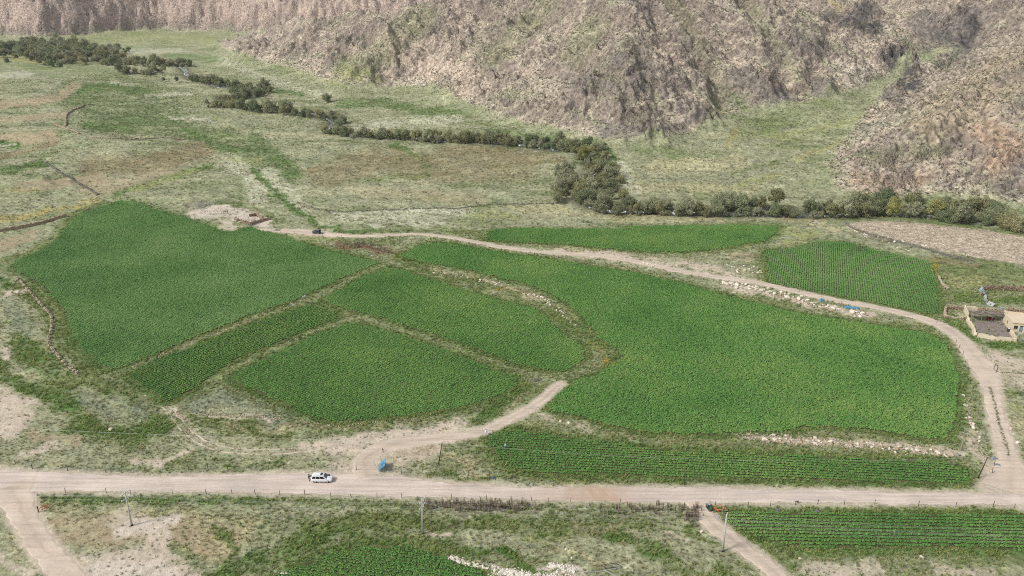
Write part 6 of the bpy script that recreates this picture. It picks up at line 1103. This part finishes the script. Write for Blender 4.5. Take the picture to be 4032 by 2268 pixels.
suv, lp = car('white_suv', 'white off-road car parked on the gravel road', ctr, math.atan2(w2.y - w1.y, w2.x - w1.x), [(-2.28, .5, .92, .72), (-2.2, .36, 1.0, .86), (-1.6, .28, 1.05, .91), (-.4, .25, 1.05, .92), (.9, .25, 1.04, .92), (1.5, .28, 1.0, .9), (1.95, .32, .93, .86), (2.2, .38, .84, .76), (2.3, .46, .74, .62)], (-2.16, 1.18, -1.95, .42, 1.04, 1.74, .86, .68), 2.66, .37, .78, paintmat('white_car_paint', col(250, 250, 250)), False)
for s in (-1, 1): part('roof_rail', lambda bm: b_tube(bm, [(-1.7, s * .6, 1.76), (-1.6, s * .6, 1.8), (0, s * .6, 1.81), (.15, s * .6, 1.77)], .025), M_STEEL, suv)
part('sunroof', lambda bm: b_box(bm, (.02, 0, 1.775), (.5, .84, .03), None, .01), M_GLASS, suv); part('spare_wheel_cover', lambda bm: bmesh.ops.create_cone(bm, cap_ends=True, segments=20, radius1=.34, radius2=.31, depth=.2, matrix=Matrix.Translation((-2.36, 0, .98)) @ Matrix.Rotation(math.pi / 2, 4, 'Y')), paintmat('white_car_paint2', col(244, 244, 244)), suv, True)
p = suv.location + Vector((1.35, .35, 1.02)); tag(part('jacket', lambda bm: (b_box(bm, p + Vector((0, .2, .06)), (.5, .4, .16), Matrix.Rotation(.4, 4, 'Z'), .06), b_box(bm, p + Vector((.2, .0, .05)), (.3, .3, .12), Matrix.Rotation(1., 4, 'Z'), .05)), flat('black_cloth', (.02, .02, .022), .9), None), 'small black bundle lying on the bonnet of the white car', 'bundle')
j1, j2 = G(CJ, [(705, 835), (1085, 885)]); jh = math.atan2(j1.y - j2.y, j1.x - j2.x); ctr = (j1 + j2) / 2; nrm = Vector((math.sin(jh), -math.cos(jh), 0)); nrm = nrm if nrm.y > 0 else -nrm; ctr += nrm * .72; ctr.z = float(hz(ctr.x, ctr.y)) + .05
jeep, _ = car('black_jeep', 'black boxy jeep with tail-mounted spare wheel on the upper lane', ctr, jh, [(-1.85, .5, 1.0, .78), (-1.8, .4, 1.08, .84), (-1.0, .36, 1.1, .86), (.3, .36, 1.1, .86), (.7, .38, 1.08, .84), (1.5, .42, 1.04, .78), (1.78, .46, .98, .72), (1.84, .5, .92, .68)], (-1.8, .72, -1.72, .42, 1.08, 1.84, .82, .74), 2.4, .38, .72, paintmat('black_car_paint', (.02, .02, .024)), True, paintmat('jeep_roof', (.07, .075, .085), .3))
sw = wheel(jeep, (-2.0, 0, 1.0), .36, .22); sw.rotation_euler = (0, 0, math.pi / 2); sw.name = 'spare_wheel'
p = Vector(trace([CJ(1180, 445)])[0]); tag(part('bundle', lambda bm: (b_box(bm, p + Vector((0, 0, .3)), (1.1, .5, .6), Matrix.Rotation(.3, 4, 'Z'), .12), b_tube(bm, [p + Vector((-.6, 0, .3)), p + Vector((-.1, 0, 1.0))], .1)), M_RUST, None), 'reddish brown bundle on the verge behind the black jeep', 'bundle')

# ------------------------------------------------------------------ people
def person(name, label, loc, rz, top, legs, head, hair, pose='stand', hat=None):
    t = thing(name, label, 'person', loc, rz); t.scale = (1.08,) * 3
    bend = {'stand': 0., 'reach': .08, 'bend': .62}[pose]
    def fw(v, base):        # bend the upper body forward about the hips (forward = +x)
        d = Vector(v) - Vector(base); return Vector(base) + Matrix.Rotation(bend, 3, 'Y') @ d
    hip = Vector((0, 0, .92)); V = []; E = []; R = []
    def add(p, r, par=None): V.append(Vector(p)); R.append(r); i = len(V) - 1; (E.append((par, i)) if par is not None else None); return i
    pel = add(hip, .135); sp1 = add(fw((0, 0, 1.15), hip), .13, pel); ch = add(fw((.0, 0, 1.34), hip), .145, sp1); nk = add(fw((0, 0, 1.47), hip), .062, ch); hd = add(fw((.02, 0, 1.57), hip), .095, nk); tp_ = add(fw((.02, 0, 1.68), hip), .085, hd)
    nose = add(fw((.115, 0, 1.585), hip), .018, hd)
    for s in (-1, 1):
        hp = add((0, s * .1, .88), .105, pel); kn = add((.03 + .05 * bend, s * .11, .5), .068, hp); an = add((-.02, s * .12, .09), .045, kn); add((.13, s * .135, .035), .035, an)
        shd = add(fw((0, s * .19, 1.39), hip), .068, ch)
        el_, wr_ = {'stand': ((-.03, s * .27, 1.12), (.05, s * .27, .88)), 'reach': ((.1, s * .27, 1.2), (.32, s * .16, 1.28)), 'bend': ((.12, s * .25, 1.14), (.34, s * .16, 1.02))}[pose]
        e = add(fw(el_, hip), .048, shd); w_ = add(fw(wr_, hip), .034, e); dr = (V[w_] - V[e]).normalized(); palm = add(V[w_] + dr * .06, .036, w_)
        sd = dr.cross(Vector((0, 1, 0))).normalized() if abs(dr.y) < .9 else Vector((1, 0, 0))
        for f_ in range(4): a_ = add(V[palm] + dr * .045 + sd * (.026 * (f_ - 1.5)), .010, palm); add(V[a_] + dr * (.045 - .006 * abs(f_ - 1.3)) + Vector((0, -s * .012, 0)), .008, a_)
        th = add(V[w_] + dr * .03 + sd * .045, .011, w_); add(V[th] + dr * .04 + sd * .01, .009, th)
    me = bpy.data.meshes.new('body'); me.from_pydata([tuple(v) for v in V], E, []); o = link('body', me, None, t)
    m, nt, b = newmat('clothes_' + name + label[:6]); tc = N(nt, 'ShaderNodeTexCoord'); sx = N(nt, 'ShaderNodeSeparateXYZ'); nt.links.new(tc.outputs['Object'], sx.inputs[0]); mr = N(nt, 'ShaderNodeMapRange'); mr.inputs[1].default_value = 0; mr.inputs[2].default_value = 1.8; nt.links.new(sx.outputs[2], mr.inputs[0])
    hz_ = (fw((0, 0, 1.47), hip)).z / 1.8; nt.links.new(ramp(nt, mr.outputs[0], [(0, (.02, .02, .02)), (.05, legs), (.93 / 1.8, top), (hz_, head)], 'CONSTANT'), b.inputs['Base Color']); b.inputs['Roughness'].default_value = .85; me.materials.append(m)
    sk = o.modifiers.new('skin', 'SKIN'); sk.use_smooth_shade = True
    for i, q in enumerate(R): q = q * (1.22 if q > .04 else 1.); me.skin_vertices[0].data[i].radius = (q, q * (1.25 if i in (pel, sp1, ch) else 1.)); 
    for i in range(len(R)): me.skin_vertices[0].data[i].use_root = (i == pel)
    ss = o.modifiers.new('smooth', 'SUBSURF'); ss.levels = 1; ss.render_levels = 1
    hc = V[hd]; 
    def hairf(bm):
        bmesh.ops.create_icosphere(bm, subdivisions=2, radius=.118, matrix=Matrix.Translation(hc + fw((-.02, 0, .96), hip) - hip + Vector((0, 0, .02))) @ Matrix.Diagonal((1.0, .95, .95, 1))); bmesh.ops.bisect_plane(bm, geom=bm.verts[:] + bm.edges[:] + bm.faces[:], plane_co=hc + Vector((.03, 0, -.02)), plane_no=Vector((.75, 0, -.66)), clear_outer=True)
    part('hat' if hat else 'hair', hairf, flat('hair_' + name + label[:6], hair, .8), t, True)
    return t
SKIN = (.36, .2, .13)
p = Vector(trace([CS(492, 962)])[0]); person('person', 'person in black clothes standing behind the white car', (p.x, p.y, float(hz(p.x, p.y)) + .05), .25, (.012, .012, .016), (.012, .011, .013), SKIN, (.01, .008, .008), 'reach')
p = Vector(trace([(1222.5, 1096)])[0]); o = person('person', 'person in white clothes and white hat standing on the sandy track', (p.x, p.y, float(hz(p.x, p.y)) + .05), -1.6, col(250, 250, 250), col(246, 246, 248), col(230, 220, 214), col(250, 250, 250), 'stand', True); o.scale = (1.05,) * 3
p = Vector(trace([(1269.5, 1131)])[0]); person('person', 'person in grey blue clothes bending over in the crop strip', (p.x, p.y, float(hz(p.x, p.y)) + .12), .0, col(170, 186, 206), col(120, 134, 152), SKIN, col(196, 206, 218), 'bend', True)
# --- magpies on the road edge
for (a, b, s, lab, c1) in [(3060 + 1010 / 12.88, 1940 + 530 / 12.88, 1.0, 'dark magpie perched at the weedy south edge of the road', (.03, .015, .015)), (3060 + 1125 / 12.88, 1940 + 535 / 12.88, .8, 'pale magpie beside the dark one at the road edge', col(220, 205, 195))]:
    p = Vector(trace([(a / SRC, b / SRC)])[0]); bd = thing('bird', lab, 'bird', p, math.pi * .05); bd.scale = (s * 1.6,) * 3
    def fb(bm): 
        for (c, q, dm) in [((0, 0, .26), .1, (1.5, .8, .9)), ((.15, 0, .33), .065, (1, .9, .95))]: bmesh.ops.create_icosphere(bm, subdivisions=2, radius=q, matrix=Matrix.Translation(c) @ Matrix.Diagonal((*dm, 1)))
        b_tube(bm, [(.2, 0, .33), (.27, 0, .32)], .018, 5, .004)
    part('body', fb, flat('plumage_' + lab[:4], c1, .6), bd, True); part('tail', lambda bm: b_tube(bm, [(-.1, 0, .27), (-.42, 0, .31)], .035, 5, .02), M_BLACK, bd)
    for s_ in (-1, 1): part('leg', lambda bm: b_tube(bm, [(0, s_ * .04, .2), (.01, s_ * .04, 0)], .01, 4), M_BLACK, bd)

# ------------------------------------------------------------------ light haze in the valley air
bm = bmesh.new(); b_box(bm, (0, 1000, 75), (3800, 2600, 170)); hzo = link('haze', bm_mesh('haze', bm)); hm = bpy.data.materials.new('haze'); hm.use_nodes = True; nt = hm.node_tree; nt.nodes.remove(nt.nodes['Principled BSDF'])
pv = nt.nodes.new('ShaderNodeVolumePrincipled'); pv.inputs['Color'].default_value = (.93, .95, 1, 1); pv.inputs['Density'].default_value = .000035; nt.links.new(pv.outputs[0], nt.nodes['Material Output'].inputs['Volume']); hzo.data.materials.append(hm)
tag(hzo, 'thin pale haze hanging in the valley air', 'haze', kind='stuff')
